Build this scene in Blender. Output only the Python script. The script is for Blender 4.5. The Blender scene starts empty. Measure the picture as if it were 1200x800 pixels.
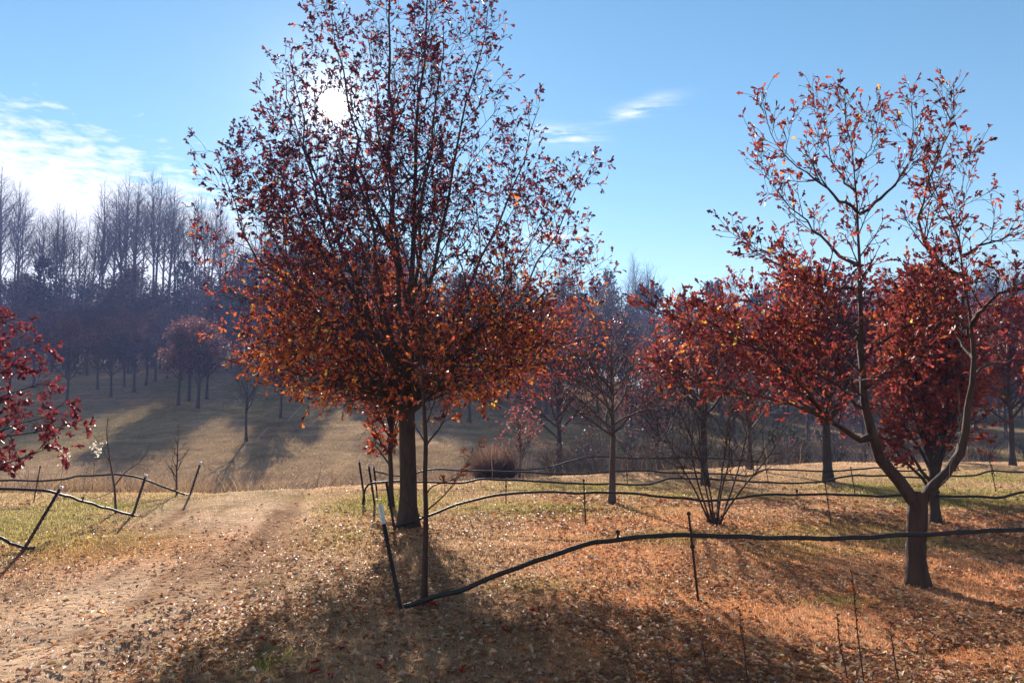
import bpy, math, random
import numpy as np
from mathutils import Vector, Matrix

R = math.radians
scene = bpy.context.scene
col = scene.collection

# ------------------------------------------------------------------ camera, sky, sun, exposure
F = 873.0                      # focal length in photo pixels (1200 wide)
PITCH = math.atan(70 / F)
EYE = np.array([0.0, 0.0, 1.6])
cam = bpy.data.cameras.new('camera')
cam.sensor_width = 36.0
cam.lens = 36.0 * F / 1200.0
cam.clip_start = 0.05
cam.clip_end = 3000.0
camo = bpy.data.objects.new('camera', cam)
camo.location = EYE
camo.rotation_euler = (R(90) + PITCH, 0, 0)
col.objects.link(camo)
scene.camera = camo

SUN_EL = R(21.65)
SUN_AZ = R(-13.9)              # from +Y towards +X
SDIR = Vector((math.sin(SUN_AZ) * math.cos(SUN_EL), math.cos(SUN_AZ) * math.cos(SUN_EL), math.sin(SUN_EL)))

SKY_STRENGTH = 0.05
EXPOSURE = 1.5
SUN_STRENGTH = 5.0
HAZE_DENSITY = 0.0009

world = bpy.data.worlds.new('World')
scene.world = world
world.use_nodes = True
wn = world.node_tree.nodes
wl = world.node_tree.links
wn.clear()


def nd(nodes, typ, **kw):
    n = nodes.new(typ)
    for k, v in kw.items():
        setattr(n, k, v)
    return n


def mth(nodes, links, op, a, b=None, c=None, clamp=False):
    n = nodes.new('ShaderNodeMath')
    n.operation = op
    n.use_clamp = clamp
    for i, v in enumerate((a, b, c)):
        if v is None:
            continue
        if isinstance(v, (int, float)):
            n.inputs[i].default_value = v
        else:
            links.new(v, n.inputs[i])
    return n.outputs[0]


def build_world():
    sky = nd(wn, 'ShaderNodeTexSky')
    sky.sky_type = 'NISHITA'
    sky.sun_disc = False
    sky.sun_elevation = SUN_EL
    sky.sun_rotation = SUN_AZ
    sky.altitude = 300
    sky.air_density = 1.25
    sky.dust_density = 0.02
    sky.ozone_density = 2.2
    hs = nd(wn, 'ShaderNodeHueSaturation')
    hs.inputs['Hue'].default_value = 0.489
    hs.inputs['Saturation'].default_value = 1.18
    wl.new(sky.outputs[0], hs.inputs['Color'])
    tc = nd(wn, 'ShaderNodeTexCoord')
    sep = nd(wn, 'ShaderNodeSeparateXYZ')
    wl.new(tc.outputs['Generated'], sep.inputs[0])
    x, y, z = sep.outputs

    def m(op, a, b=None, c=None, clamp=False):
        return mth(wn, wl, op, a, b, c, clamp)
    # --- clouds on a flat layer: direction projected on a plane high above
    zc = m('MAXIMUM', z, 0.03)
    px = m('DIVIDE', x, zc)
    py = m('DIVIDE', y, zc)
    cmb = nd(wn, 'ShaderNodeCombineXYZ')
    wl.new(px, cmb.inputs[0])
    wl.new(py, cmb.inputs[1])
    n1 = nd(wn, 'ShaderNodeTexNoise')
    n1.inputs['Scale'].default_value = 8.0
    n1.inputs['Detail'].default_value = 8
    n1.inputs['Roughness'].default_value = 0.62
    n1.inputs['Distortion'].default_value = 0.2
    wl.new(cmb.outputs[0], n1.inputs['Vector'])
    n2 = nd(wn, 'ShaderNodeTexNoise')
    n2.inputs['Scale'].default_value = 0.9
    n2.inputs['Detail'].default_value = 4
    wl.new(cmb.outputs[0], n2.inputs['Vector'])
    # bank of altocumulus low in the sky, thinning towards a diagonal front edge
    az = m('ARCTAN2', x, y)
    el = m('ARCSINE', z)
    edge = m('MULTIPLY_ADD', az, -0.25, 0.148)        # higher to the left
    d = m('SUBTRACT', edge, el)
    d = m('MULTIPLY_ADD', m('SUBTRACT', n2.outputs[0], 0.5), 0.05, d)
    band = m('MULTIPLY_ADD', d, 14.0, 0.42)
    band = m('MINIMUM', band, 1.25)
    azf = m('MULTIPLY_ADD', az, -7.0, -1.75, True)     # the bank ends to the right of the sun side
    cov = m('MULTIPLY', m('MULTIPLY_ADD', m('SUBTRACT', n1.outputs[0], 0.5), 3.3, band), azf, None, True)
    cov = m('SMOOTH_MIN', cov, 1.0, 0.1)
    # a few thin wisps
    wis = None
    for (a0, e0, sa, se, amp, tilt) in ((0.066, 0.349, 0.042, 0.0095, 1.2, -0.10), (0.186, 0.383, 0.036, 0.009, 0.5, 0.12),
                                        (0.165, 0.372, 0.040, 0.006, 0.8, 0.15), (0.055, 0.22, 0.04, 0.010, 1.0, 0.0)):
        da = m('SUBTRACT', az, a0)
        de = m('SUBTRACT', m('SUBTRACT', el, e0), m('MULTIPLY', da, tilt))
        q = m('ADD', m('POWER', m('ABSOLUTE', m('DIVIDE', da, sa)), 2.0), m('POWER', m('ABSOLUTE', m('DIVIDE', de, se)), 2.0))
        g = m('MULTIPLY', m('EXPONENT', m('MULTIPLY', q, -1.0)), amp)
        wis = g if wis is None else m('ADD', wis, g)
    n3 = nd(wn, 'ShaderNodeTexNoise')
    n3.inputs['Scale'].default_value = 9.0
    n3.inputs['Detail'].default_value = 6
    n3.inputs['Roughness'].default_value = 0.65
    mp = nd(wn, 'ShaderNodeMapping')
    mp.inputs['Scale'].default_value = (0.5, 1.3, 1.0)
    mp.inputs['Rotation'].default_value = (0, 0, 0.2)
    wl.new(cmb.outputs[0], mp.inputs[0])
    wl.new(mp.outputs[0], n3.inputs['Vector'])
    wis = m('MULTIPLY', wis, m('MULTIPLY_ADD', n3.outputs[0], 5.0, -2.0, True), None, True)
    cov = m('MAXIMUM', cov, wis)
    mix = nd(wn, 'ShaderNodeMix')
    mix.data_type = 'RGBA'
    wl.new(cov, mix.inputs['Factor'])
    wl.new(hs.outputs[0], mix.inputs['A'])
    mix.inputs['B'].default_value = (8.3, 8.5, 8.7, 1)
    # --- the sun's disc with the bright air close round it
    nrm = nd(wn, 'ShaderNodeVectorMath', operation='NORMALIZE')
    wl.new(tc.outputs['Generated'], nrm.inputs[0])
    dot = nd(wn, 'ShaderNodeVectorMath', operation='DOT_PRODUCT')
    wl.new(nrm.outputs[0], dot.inputs[0])
    dot.inputs[1].default_value = SDIR
    ang = m('ARCCOSINE', m('MINIMUM', dot.outputs['Value'], 1.0))
    disc = m('MULTIPLY_ADD', ang, -140.0, 2.5, True)
    aur = m('MULTIPLY', m('EXPONENT', m('MULTIPLY', ang, -60.0)), 26.0)
    aur = m('ADD', aur, m('MULTIPLY', m('EXPONENT', m('MULTIPLY', ang, -14.0)), 3.0))
    tot = m('MULTIPLY_ADD', disc, 140.0, aur)
    sunc = nd(wn, 'ShaderNodeMix')
    sunc.data_type = 'RGBA'
    sunc.blend_type = 'ADD'
    sunc.inputs['Factor'].default_value = 1.0
    cs = nd(wn, 'ShaderNodeVectorMath', operation='SCALE')
    cs.inputs[0].default_value = (1.0, 0.93, 0.80)
    wl.new(tot, cs.inputs['Scale'])
    wl.new(mix.outputs['Result'], sunc.inputs['A'])
    wl.new(cs.outputs[0], sunc.inputs['B'])
    bg = nd(wn, 'ShaderNodeBackground')
    bg.inputs['Strength'].default_value = SKY_STRENGTH
    wl.new(sunc.outputs['Result'], bg.inputs['Color'])
    out = nd(wn, 'ShaderNodeOutputWorld')
    wl.new(bg.outputs[0], out.inputs['Surface'])


build_world()
sun = bpy.data.lights.new('sun', 'SUN')
sun.energy = SUN_STRENGTH
sun.angle = R(0.53)
sun.color = (1.0, 0.92, 0.83)
suno = bpy.data.objects.new('sun', sun)
suno.rotation_euler = SDIR.to_track_quat('Z', 'Y').to_euler()
suno.location = (0, 0, 30)
col.objects.link(suno)

scene.view_settings.view_transform = 'Standard'
scene.view_settings.look = 'None'
scene.view_settings.exposure = EXPOSURE
scene.view_settings.gamma = 1.0
scene.view_settings.use_curve_mapping = False
scene.render.engine = 'CYCLES'
scene.cycles.max_bounces = 6
scene.cycles.diffuse_bounces = 3
scene.cycles.glossy_bounces = 2
scene.cycles.transmission_bounces = 4
scene.cycles.volume_bounces = 1
scene.cycles.transparent_max_bounces = 6


# ------------------------------------------------------------------ helpers
def smooth(a, b, x):
    t = np.clip((np.asarray(x, float) - a) / (b - a), 0, 1)
    return t * t * (3 - 2 * t)


_nr = np.random.default_rng(5).random((256, 256))


def vnoise(x, y):
    x = np.asarray(x, float)
    y = np.asarray(y, float)
    xi = np.floor(x).astype(int)
    yi = np.floor(y).astype(int)
    fx = x - xi
    fy = y - yi
    fx = fx * fx * (3 - 2 * fx)
    fy = fy * fy * (3 - 2 * fy)
    a = _nr[xi & 255, yi & 255]
    b = _nr[(xi + 1) & 255, yi & 255]
    c = _nr[xi & 255, (yi + 1) & 255]
    d = _nr[(xi + 1) & 255, (yi + 1) & 255]
    return (a * (1 - fx) + b * fx) * (1 - fy) + (c * (1 - fx) + d * fx) * fy


def fbm(x, y, s, o=4):
    v = 0
    a = 0.5
    for i in range(o):
        v = v + a * vnoise(x * s + 17.3 * i, y * s + 9.1 * i)
        a *= 0.5
        s *= 2.03
    return v


def rut_x(y):                  # right-hand wheel rut of the track
    return np.interp(y, [-5, 3, 6, 7.5, 10, 13, 18, 26], [-2.2, -2.35, -2.42, -2.6, -3.0, -3.65, -4.6, -6.0])


def hgt(x, y):
    x = np.asarray(x, float)
    y = np.asarray(y, float)
    e = np.clip(15.3 + 0.5 * x, 12.6, 19.5)
    z = -1.05 * smooth(0, 6.0, y - e)
    sl = 0.108 - 0.072 * smooth(2, 26, x)
    hy = np.clip(y - e - 7.0, 0, None)
    hy = np.where(hy < 110, hy, 110 + 60 * (1 - np.exp(-(hy - 110) / 60)))
    z = z + sl * hy * smooth(0, 5, hy)
    z = z + 0.10 * (fbm(x, y, 0.16, 3) - 0.44) * smooth(3, 9, y) + 0.9 * (fbm(x, y, 0.05, 3) - 0.44) * smooth(22, 40, y)
    z = z + 0.030 * (fbm(x, y, 1.6, 3) - 0.44)
    z = z + (fbm(x + .3 * y, y - .3 * x, 2.3, 2) - 0.37) * 0.045 * (1 - smooth(9, 16, y)) * (1 - 0.4 * np.exp(-((x - rut_x(y) + .8) / 1.2) ** 2))
    # wheel ruts
    for off, dep in ((0.0, 0.075), (-1.55, 0.04)):
        d = x - rut_x(y) - off - 0.05 * (vnoise(y * 1.3, y * 0 + off) - 0.5)
        w = smooth(1, 4, y) * (1 - smooth(12, 15, y)) * (0.35 + 0.9 * vnoise(y * 0.8 + 3 * off, y * 0))
        z = z - dep * w * np.exp(-(d / 0.18) ** 2) + 0.22 * dep * w * np.exp(-((np.abs(d) - 0.36) / 0.15) ** 2)
    return z


def ray(px, py):
    d = np.array([(px - 600) / F, 1.0, (400 - py) / F])
    c, s = math.cos(PITCH), math.sin(PITCH)
    return np.array([d[0], d[1] * c - d[2] * s, d[1] * s + d[2] * c])


def at(px, py, Y):             # the point of a sight line at depth Y
    d = ray(px, py)
    return EYE + d * (Y / d[1])


def ground(px, Y):             # ground point at depth Y
    x = (px - 600) / F * Y * 1.0
    return np.array([x, Y, float(hgt(x, Y))])


def ground_at(px, py):
    d = ray(px, py)
    t = 2.0
    while t < 200:
        p = EYE + d * t
        if p[2] < hgt(p[0], p[1]):
            break
        t += 0.05
    return np.array([p[0], p[1], float(hgt(p[0], p[1]))])


def mesh_np(name, V, quads=None, tris=None, colr=None, attrs=None, smooth_shade=False):
    me = bpy.data.meshes.new(name)
    V = np.ascontiguousarray(V, dtype=np.float32)
    me.vertices.add(len(V))
    me.vertices.foreach_set('co', V.ravel())
    loops, starts, tot = [], [], []
    n = 0
    for Fc, k in ((quads, 4), (tris, 3)):
        if Fc is None or len(Fc) == 0:
            continue
        Fc = np.asarray(Fc, dtype=np.int32)
        loops.append(Fc.ravel())
        starts.append(n + np.arange(len(Fc), dtype=np.int32) * k)
        tot.append(np.full(len(Fc), k, dtype=np.int32))
        n += Fc.size
    loops = np.concatenate(loops)
    starts = np.concatenate(starts)
    tot = np.concatenate(tot)
    me.loops.add(len(loops))
    me.loops.foreach_set('vertex_index', loops)
    me.polygons.add(len(starts))
    me.polygons.foreach_set('loop_start', starts)
    me.polygons.foreach_set('loop_total', tot)
    if smooth_shade:
        me.polygons.foreach_set('use_smooth', np.ones(len(starts), dtype=bool))
    me.update(calc_edges=True)
    if colr is not None:
        a = me.attributes.new('tint', 'FLOAT_COLOR', 'POINT')
        c = np.ones((len(V), 4), dtype=np.float32)
        c[:, :3] = colr
        a.data.foreach_set('color', c.ravel())
    for k, v in (attrs or {}).items():
        a = me.attributes.new(k, 'FLOAT', 'POINT')
        a.data.foreach_set('value', np.asarray(v, dtype=np.float32))
    return me


def link(name, me, mat, parent=None, loc=None):
    o = bpy.data.objects.new(name, me)
    if mat is not None and not me.materials:
        me.materials.append(mat)
    col.objects.link(o)
    if parent is not None:
        o.parent = parent
    if loc is not None:
        o.location = loc
    return o


def tag(o, label=None, cat=None, group=None, kind=None):
    for k, v in (('label', label), ('category', cat), ('group', group), ('kind', kind)):
        if v:
            o[k] = v
    return o


def thing(name, label, cat, loc, group=None, rz=0.0, sc=1.0):
    o = bpy.data.objects.new(name, None)
    o.empty_display_size = 0.2
    o.location = loc
    o.rotation_euler = (0, 0, rz)
    o.scale = (sc, sc, sc)
    col.objects.link(o)
    return tag(o, label, cat, group)


def copy_thing(o, loc, rz, sc, label=None, group=None):
    c = o.copy()
    c.location = loc
    c.rotation_euler = (0, 0, rz)
    c.scale = sc if isinstance(sc, tuple) else (sc, sc, sc)
    col.objects.link(c)
    if label:
        c['label'] = label
    if group:
        c['group'] = group
    for ch in o.children:
        k = ch.copy()
        k.parent = c
        col.objects.link(k)
    return c


# ------------------------------------------------------------------ materials
def new_mat(name):
    m = bpy.data.materials.new(name)
    m.use_nodes = True
    m.node_tree.nodes.clear()
    return m, m.node_tree.nodes, m.node_tree.links


def leaf_mat(name, trans=0.5, rough=0.42, spec=0.5, gain=1.0):
    m, n, l = new_mat(name)
    at_ = nd(n, 'ShaderNodeAttribute', attribute_name='tint')
    geo = nd(n, 'ShaderNodeNewGeometry')
    tc = nd(n, 'ShaderNodeTexCoord')
    noi = nd(n, 'ShaderNodeTexNoise')
    noi.inputs['Scale'].default_value = 60
    noi.inputs['Detail'].default_value = 3
    l.new(tc.outputs['Object'], noi.inputs['Vector'])
    mx = nd(n, 'ShaderNodeHueSaturation')
    l.new(at_.outputs['Color'], mx.inputs['Color'])
    l.new(mth(n, l, 'MULTIPLY_ADD', noi.outputs[0], 0.9 * gain, 0.55 * gain), mx.inputs['Value'])
    p = nd(n, 'ShaderNodeBsdfPrincipled')
    p.inputs['Roughness'].default_value = rough
    p.inputs['Specular IOR Level'].default_value = spec
    l.new(mx.outputs[0], p.inputs['Base Color'])
    t = nd(n, 'ShaderNodeBsdfTranslucent')
    l.new(mx.outputs[0], t.inputs['Color'])
    s = nd(n, 'ShaderNodeMixShader')
    s.inputs[0].default_value = trans
    l.new(p.outputs[0], s.inputs[1])
    l.new(t.outputs[0], s.inputs[2])
    o = nd(n, 'ShaderNodeOutputMaterial')
    l.new(s.outputs[0], o.inputs['Surface'])
    return m


def bark_mat(name, c1, c2, scale=14.0, bump=0.5, rough=0.85):
    m, n, l = new_mat(name)
    tc = nd(n, 'ShaderNodeTexCoord')
    mp = nd(n, 'ShaderNodeMapping')
    mp.inputs['Scale'].default_value = (1, 1, 0.22)
    l.new(tc.outputs['Object'], mp.inputs[0])
    no = nd(n, 'ShaderNodeTexNoise')
    no.inputs['Scale'].default_value = scale * 2.2
    no.inputs['Detail'].default_value = 6
    no.inputs['Roughness'].default_value = 0.65
    l.new(mp.outputs[0], no.inputs['Vector'])
    n2 = nd(n, 'ShaderNodeTexNoise')
    n2.inputs['Scale'].default_value = scale * 0.35
    n2.inputs['Detail'].default_value = 4
    l.new(tc.outputs['Object'], n2.inputs['Vector'])
    f = mth(n, l, 'MULTIPLY_ADD', n2.outputs[0], 0.8, mth(n, l, 'MULTIPLY_ADD', no.outputs[0], 1.6, -0.7), True)
    mx = nd(n, 'ShaderNodeMix', data_type='RGBA')
    l.new(f, mx.inputs['Factor'])
    mx.inputs['A'].default_value = (*c1, 1)
    mx.inputs['B'].default_value = (*c2, 1)
    p = nd(n, 'ShaderNodeBsdfPrincipled')
    p.inputs['Roughness'].default_value = rough
    p.inputs['Specular IOR Level'].default_value = 0.25
    l.new(mx.outputs['Result'], p.inputs['Base Color'])
    b = nd(n, 'ShaderNodeBump')
    b.inputs['Strength'].default_value = bump
    b.inputs['Distance'].default_value = 0.03
    l.new(no.outputs[0], b.inputs['Height'])
    l.new(b.outputs[0], p.inputs['Normal'])
    o = nd(n, 'ShaderNodeOutputMaterial')
    l.new(p.outputs[0], o.inputs['Surface'])
    return m


def plain_mat(name, c, c2=None, rough=0.5, scale=20.0, metallic=0.0, bump=0.0):
    m, n, l = new_mat(name)
    tc = nd(n, 'ShaderNodeTexCoord')
    no = nd(n, 'ShaderNodeTexNoise')
    no.inputs['Scale'].default_value = scale
    no.inputs['Detail'].default_value = 5
    l.new(tc.outputs['Object'], no.inputs['Vector'])
    mx = nd(n, 'ShaderNodeMix', data_type='RGBA')
    l.new(mth(n, l, 'MULTIPLY_ADD', no.outputs[0], 2.4, -0.7, True), mx.inputs['Factor'])
    mx.inputs['A'].default_value = (*c, 1)
    mx.inputs['B'].default_value = (*(c2 or tuple(v * 0.6 for v in c)), 1)
    p = nd(n, 'ShaderNodeBsdfPrincipled')
    p.inputs['Metallic'].default_value = metallic
    p.inputs['Specular IOR Level'].default_value = 0.22
    l.new(mth(n, l, 'MULTIPLY_ADD', no.outputs[0], 0.3, rough - 0.15, True), p.inputs['Roughness'])
    l.new(mx.outputs['Result'], p.inputs['Base Color'])
    if bump:
        b = nd(n, 'ShaderNodeBump')
        b.inputs['Strength'].default_value = bump
        b.inputs['Distance'].default_value = 0.004
        l.new(no.outputs[0], b.inputs['Height'])
        l.new(b.outputs[0], p.inputs['Normal'])
    o = nd(n, 'ShaderNodeOutputMaterial')
    l.new(p.outputs[0], o.inputs['Surface'])
    return m


STRAW = np.array([0.42, 0.262, 0.148])
PALE = np.array([0.49, 0.335, 0.225])
RUST = np.array([0.48, 0.200, 0.088])
GREEN = np.array([0.205, 0.190, 0.040])
DIRT = np.array([0.21, 0.115, 0.068])
HILL = np.array([0.265, 0.175, 0.095])


def ground_tint(x, y):
    """own colour of the turf: dormant grass, leaf-strewn, green and worn patches"""
    x = np.asarray(x, float)
    y = np.asarray(y, float)
    n1 = fbm(x, y, 0.55, 4)
    n2 = fbm(x + 40, y - 13, 0.23, 4)
    n3 = fbm(x - 21, y + 50, 2.2, 3)
    c = STRAW[None] * (0.75 + 0.5 * n1)[:, None] + 0 * n2[:, None]
    path = 0.85 * smooth(1.8, 0.6, np.abs(x - rut_x(y) + 0.8) + 1.6 * (n1 - 0.45)) * (1 - smooth(13.5, 16, y))
    leafy = smooth(-0.6, 1.2, x + 2.2 * (n2 - 0.45)) * smooth(3.0, 4.5, y) * smooth(15, 9, y + 4 * (n1 - 0.45)) * (0.45 + 0.9 * n3)
    leafy = np.maximum(leafy, 0.9 * np.exp(-((x + 4.6) / 1.5) ** 2 - ((y - 8.3) / 1.0) ** 2))
    green = smooth(0.47, 0.62, n2 + 0.15 * (n3 - 0.45)) * 0.75 * smooth(5.5, 9, y) * (1 - smooth(17, 20, y))
    for gx, gy, rx, ry, a in ((-1.5, 4.75, 0.18, 0.22, 1.0), (3.1, 4.3, 0.5, 0.16, 0.9), (0.4, 11.3, 1.6, 0.9, 0.85), (-2.0, 11.8, 1.0, 1.6, 0.95), (-2.0, 9.0, .5, .8, .7),
                              (-5.6, 11.4, 1.7, 0.7, 0.9), (1.2, 14.2, 2.2, 1.0, 0.7), (7.0, 11.8, 1.6, 0.5, 0.7), (3.4, 9.2, 1.2, .35, .7), (5.2, 8.4, .9, .3, .6), (1.8, 8.8, .9, .3, .6), (3.0, 13.0, 2.0, .6, .7), (2.6, 6.15, 0.3, 0.12, 0.8),
                              (-2.2, 6.7, 0.35, 0.2, 0.6), (10.5, 16.0, 3.0, 1.4, 0.7), (0.2, 6.6, 0.4, 0.25, 0.5)):
        green = np.maximum(green, a * np.exp(-((x - gx) / rx) ** 2 - ((y - gy) / ry) ** 2) * (0.5 + 1.1 * n3))
    hill = smooth(20, 27, y)
    for w, k in ((path, PALE), (np.clip(leafy, 0, 1), RUST), (np.clip(green, 0, 1) * (1 - 0.7 * path), GREEN)):
        c = c * (1 - w[:, None]) + k[None] * w[:, None]
    streak = fbm(x * 5.0 + 7 - rut_x(y) * 5.0, y * 0.55, 1.0, 4)
    rut = 1.3 * np.exp(-((x - rut_x(y)) / 0.15) ** 2) + 0.6 * np.exp(-((x - rut_x(y) + 1.55) / 0.25) ** 2)
    rut = np.clip(rut * (0.3 + 1.2 * streak) + 0.9 * smooth(.50, .66, streak), 0, 1) * path
    c = c * (1 - 0.85 * rut[:, None]) + 0.85 * rut[:, None] * DIRT[None]
    hn = fbm(x * .35 + 11, y + 3, 1.1, 5)
    hc = HILL[None] * (0.45 + 0.6 * n2 + 0.75 * (hn - 0.2))[:, None]
    gh = smooth(0.40, 0.56, fbm(x + 3, y + 7, 0.12, 4))[:, None] * 0.38
    hc = hc * (1 - gh) + gh * np.array([0.160, 0.135, 0.048])[None]
    c = c * (1 - hill[:, None]) + hc * hill[:, None]
    return c * 1.10, path, np.clip(leafy, 0, 1), np.clip(green, 0, 1)


def make_ground_mat():
    m, n, l = new_mat('turf')
    a = nd(n, 'ShaderNodeAttribute', attribute_name='tint')
    tc = nd(n, 'ShaderNodeTexCoord')
    n1 = nd(n, 'ShaderNodeTexNoise')
    n1.inputs['Scale'].default_value = 9
    n1.inputs['Detail'].default_value = 9
    n1.inputs['Roughness'].default_value = 0.7
    l.new(tc.outputs['Object'], n1.inputs['Vector'])
    n2 = nd(n, 'ShaderNodeTexNoise')
    n2.inputs['Scale'].default_value = 1.1
    n2.inputs['Detail'].default_value = 7
    n2.inputs['Roughness'].default_value = 0.7
    l.new(tc.outputs['Object'], n2.inputs['Vector'])
    vo = nd(n, 'ShaderNodeTexVoronoi')
    vo.inputs['Scale'].default_value = 16
    l.new(tc.outputs['Object'], vo.inputs['Vector'])
    h = nd(n, 'ShaderNodeHueSaturation')
    l.new(a.outputs['Color'], h.inputs['Color'])
    v = mth(n, l, 'MULTIPLY_ADD', n1.outputs[0], 1.5, 0.12)
    v = mth(n, l, 'MULTIPLY', v, mth(n, l, 'MULTIPLY_ADD', n2.outputs[0], 1.9, 0.04))
    l.new(v, h.inputs['Value'])
    p = nd(n, 'ShaderNodeBsdfPrincipled')
    p.inputs['Roughness'].default_value = 1.0
    p.inputs['Specular IOR Level'].default_value = 0.0
    l.new(h.outputs[0], p.inputs['Base Color'])
    b = nd(n, 'ShaderNodeBump')
    b.inputs['Strength'].default_value = 0.6
    b.inputs['Distance'].default_value = 0.03
    l.new(mth(n, l, 'MULTIPLY_ADD', vo.outputs['Distance'], 0.6, n1.outputs[0]), b.inputs['Height'])
    l.new(b.outputs[0], p.inputs['Normal'])
    o = nd(n, 'ShaderNodeOutputMaterial')
    l.new(p.outputs[0], o.inputs['Surface'])
    return m


M_turf = make_ground_mat()
M_grass = leaf_mat('dry_grass', trans=0.58, rough=0.9, spec=0.02)
M_litter = leaf_mat('fallen_leaf', trans=0.42, rough=0.6, spec=0.16)
M_leaf = leaf_mat('oak_leaf', trans=0.50, rough=0.48, spec=0.20)
M_leaf_far = leaf_mat('far_leaf', trans=0.48, rough=0.55, spec=0.15)
M_needle = leaf_mat('pine_needle', trans=0.15, rough=0.8, spec=0.05)
M_brush = leaf_mat('dry_weed', trans=0.45, rough=0.8, spec=0.05)
M_bark = bark_mat('oak_bark', (0.075, 0.054, 0.045), (0.022, 0.015, 0.013), 11, 1.0)
M_bark_red = bark_mat('smooth_bark', (0.085, 0.048, 0.034), (0.012, 0.007, 0.006), 8, 1.0)
M_bark_young = bark_mat('young_bark', (0.12, 0.083, 0.072), (0.050, 0.032, 0.029), 22, 0.3)
M_bark_far = bark_mat('forest_bark', (0.075, 0.062, 0.055), (0.035, 0.028, 0.026), 3, 0.3)
M_hose = plain_mat('black_polythene', (0.012, 0.012, 0.014), (0.030, 0.028, 0.026), 0.55, 25)
M_steel = plain_mat('dark_painted_steel', (0.020, 0.018, 0.020), (0.055, 0.030, 0.022), 0.55, 40, 0.0, 0.3)
M_rust = plain_mat('rusty_steel', (0.050, 0.020, 0.014), (0.022, 0.014, 0.012), 0.75, 60, 0.0, 0.4)
M_white = plain_mat('chalky_white_paint', (0.72, 0.70, 0.69), (0.50, 0.48, 0.47), 0.6, 30)
M_pale = plain_mat('weathered_pale_wood', (0.42, 0.36, 0.31), (0.28, 0.23, 0.19), 0.8, 12)
M_stalk = plain_mat('dry_stalk', (0.075, 0.032, 0.026), (0.040, 0.020, 0.018), 0.8, 60)


# ------------------------------------------------------------------ tubes, shoots, leaves
def norm(v):
    return v / np.maximum(np.linalg.norm(v, axis=-1, keepdims=True), 1e-9)


def tubes(batches):
    """batches of (pts (m,k,3), rad (m,k), sides) -> vertices, quads, t along"""
    Vs, Qs = [], []
    off = 0
    for pts, rad, s in batches:
        mm, k, _ = pts.shape
        if mm == 0:
            continue
        T = norm(np.gradient(pts, axis=1))
        mean = norm(pts[:, -1] - pts[:, 0])
        ref = np.where(np.abs(mean[:, 2:3]) < 0.7, np.array([[0, 0, 1.0]]), np.array([[1.0, 0, 0]]))
        Nn = norm(np.cross(T, ref[:, None, :]))
        B = np.cross(T, Nn)
        a = np.arange(s) / s * 2 * np.pi
        V = pts[:, :, None, :] + rad[:, :, None, None] * (np.cos(a)[None, None, :, None] * Nn[:, :, None, :] + np.sin(a)[None, None, :, None] * B[:, :, None, :])
        Vs.append(V.reshape(-1, 3))
        i = np.arange(k - 1)[:, None] * s
        j = np.arange(s)[None]
        j2 = (j + 1) % s
        q = np.stack([i + j, i + j2, i + s + j2, i + s + j], -1).reshape(-1, 4)
        Q = (q[None] + (np.arange(mm) * k * s)[:, None, None]).reshape(-1, 4) + off
        Qs.append(Q)
        off += mm * k * s
    return np.concatenate(Vs), np.concatenate(Qs)


def shoots(rng, p0, d0, L, r0, k=6, tip=0.3, wander=0.12, up=0.05):
    mm = len(p0)
    pts = np.zeros((mm, k, 3))
    pts[:, 0] = p0
    d = norm(d0.copy())
    st = (np.asarray(L) / (k - 1))[:, None]
    for i in range(1, k):
        pts[:, i] = pts[:, i - 1] + d * st
        d = d + rng.normal(0, wander, (mm, 3))
        d[:, 2] += up
        d = norm(d)
    t = np.linspace(0, 1, k)[None]
    rad = np.asarray(r0)[:, None] * (1 - (1 - tip) * t)
    return pts, rad


def spawn(rng, pts, rad, n, t0=0.3, t1=1.0, ang=0.8, angj=0.2, up=0.0, out=None):
    """n side shoots per branch -> origins, directions, parent radius, t, parent index"""
    mm, k, _ = pts.shape
    n = np.full(mm, n) if np.isscalar(n) else np.asarray(n)
    idx = np.repeat(np.arange(mm), n)
    if len(idx) == 0:
        z = np.zeros((0, 3))
        return z, z, np.zeros(0), np.zeros(0), idx
    ordn = np.concatenate([np.arange(c) for c in n])
    tt = t0 + (t1 - t0) * (ordn + rng.random(len(idx))) / np.maximum(n[idx], 1)
    f = tt * (k - 1)
    i = np.clip(f.astype(int), 0, k - 2)
    w = (f - i)[:, None]
    p = pts[idx, i] * (1 - w) + pts[idx, i + 1] * w
    T = norm(pts[idx, i + 1] - pts[idx, i])
    r = rad[idx, i] * (1 - w[:, 0]) + rad[idx, i + 1] * w[:, 0]
    v = norm(rng.normal(0, 1, (len(idx), 3)))
    v = v - T * np.sum(v * T, 1, keepdims=True)
    v = norm(v)
    # spiral arrangement round the parent keeps the shoots spread
    u = np.cross(T, v)
    a = ordn * 2.39996 + rng.normal(0, 0.5, len(idx))
    base = norm(np.cross(T, np.array([[0.31, 0.17, 0.93]]) + 0 * T))
    b2 = np.cross(T, base)
    perp = base * np.cos(a)[:, None] + b2 * np.sin(a)[:, None]
    th = np.clip(rng.normal(ang, angj, len(idx)), 0.15, 1.7)[:, None]
    d = T * np.cos(th) + perp * np.sin(th)
    d[:, 2] += up
    return p, norm(d), r, tt, idx


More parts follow.
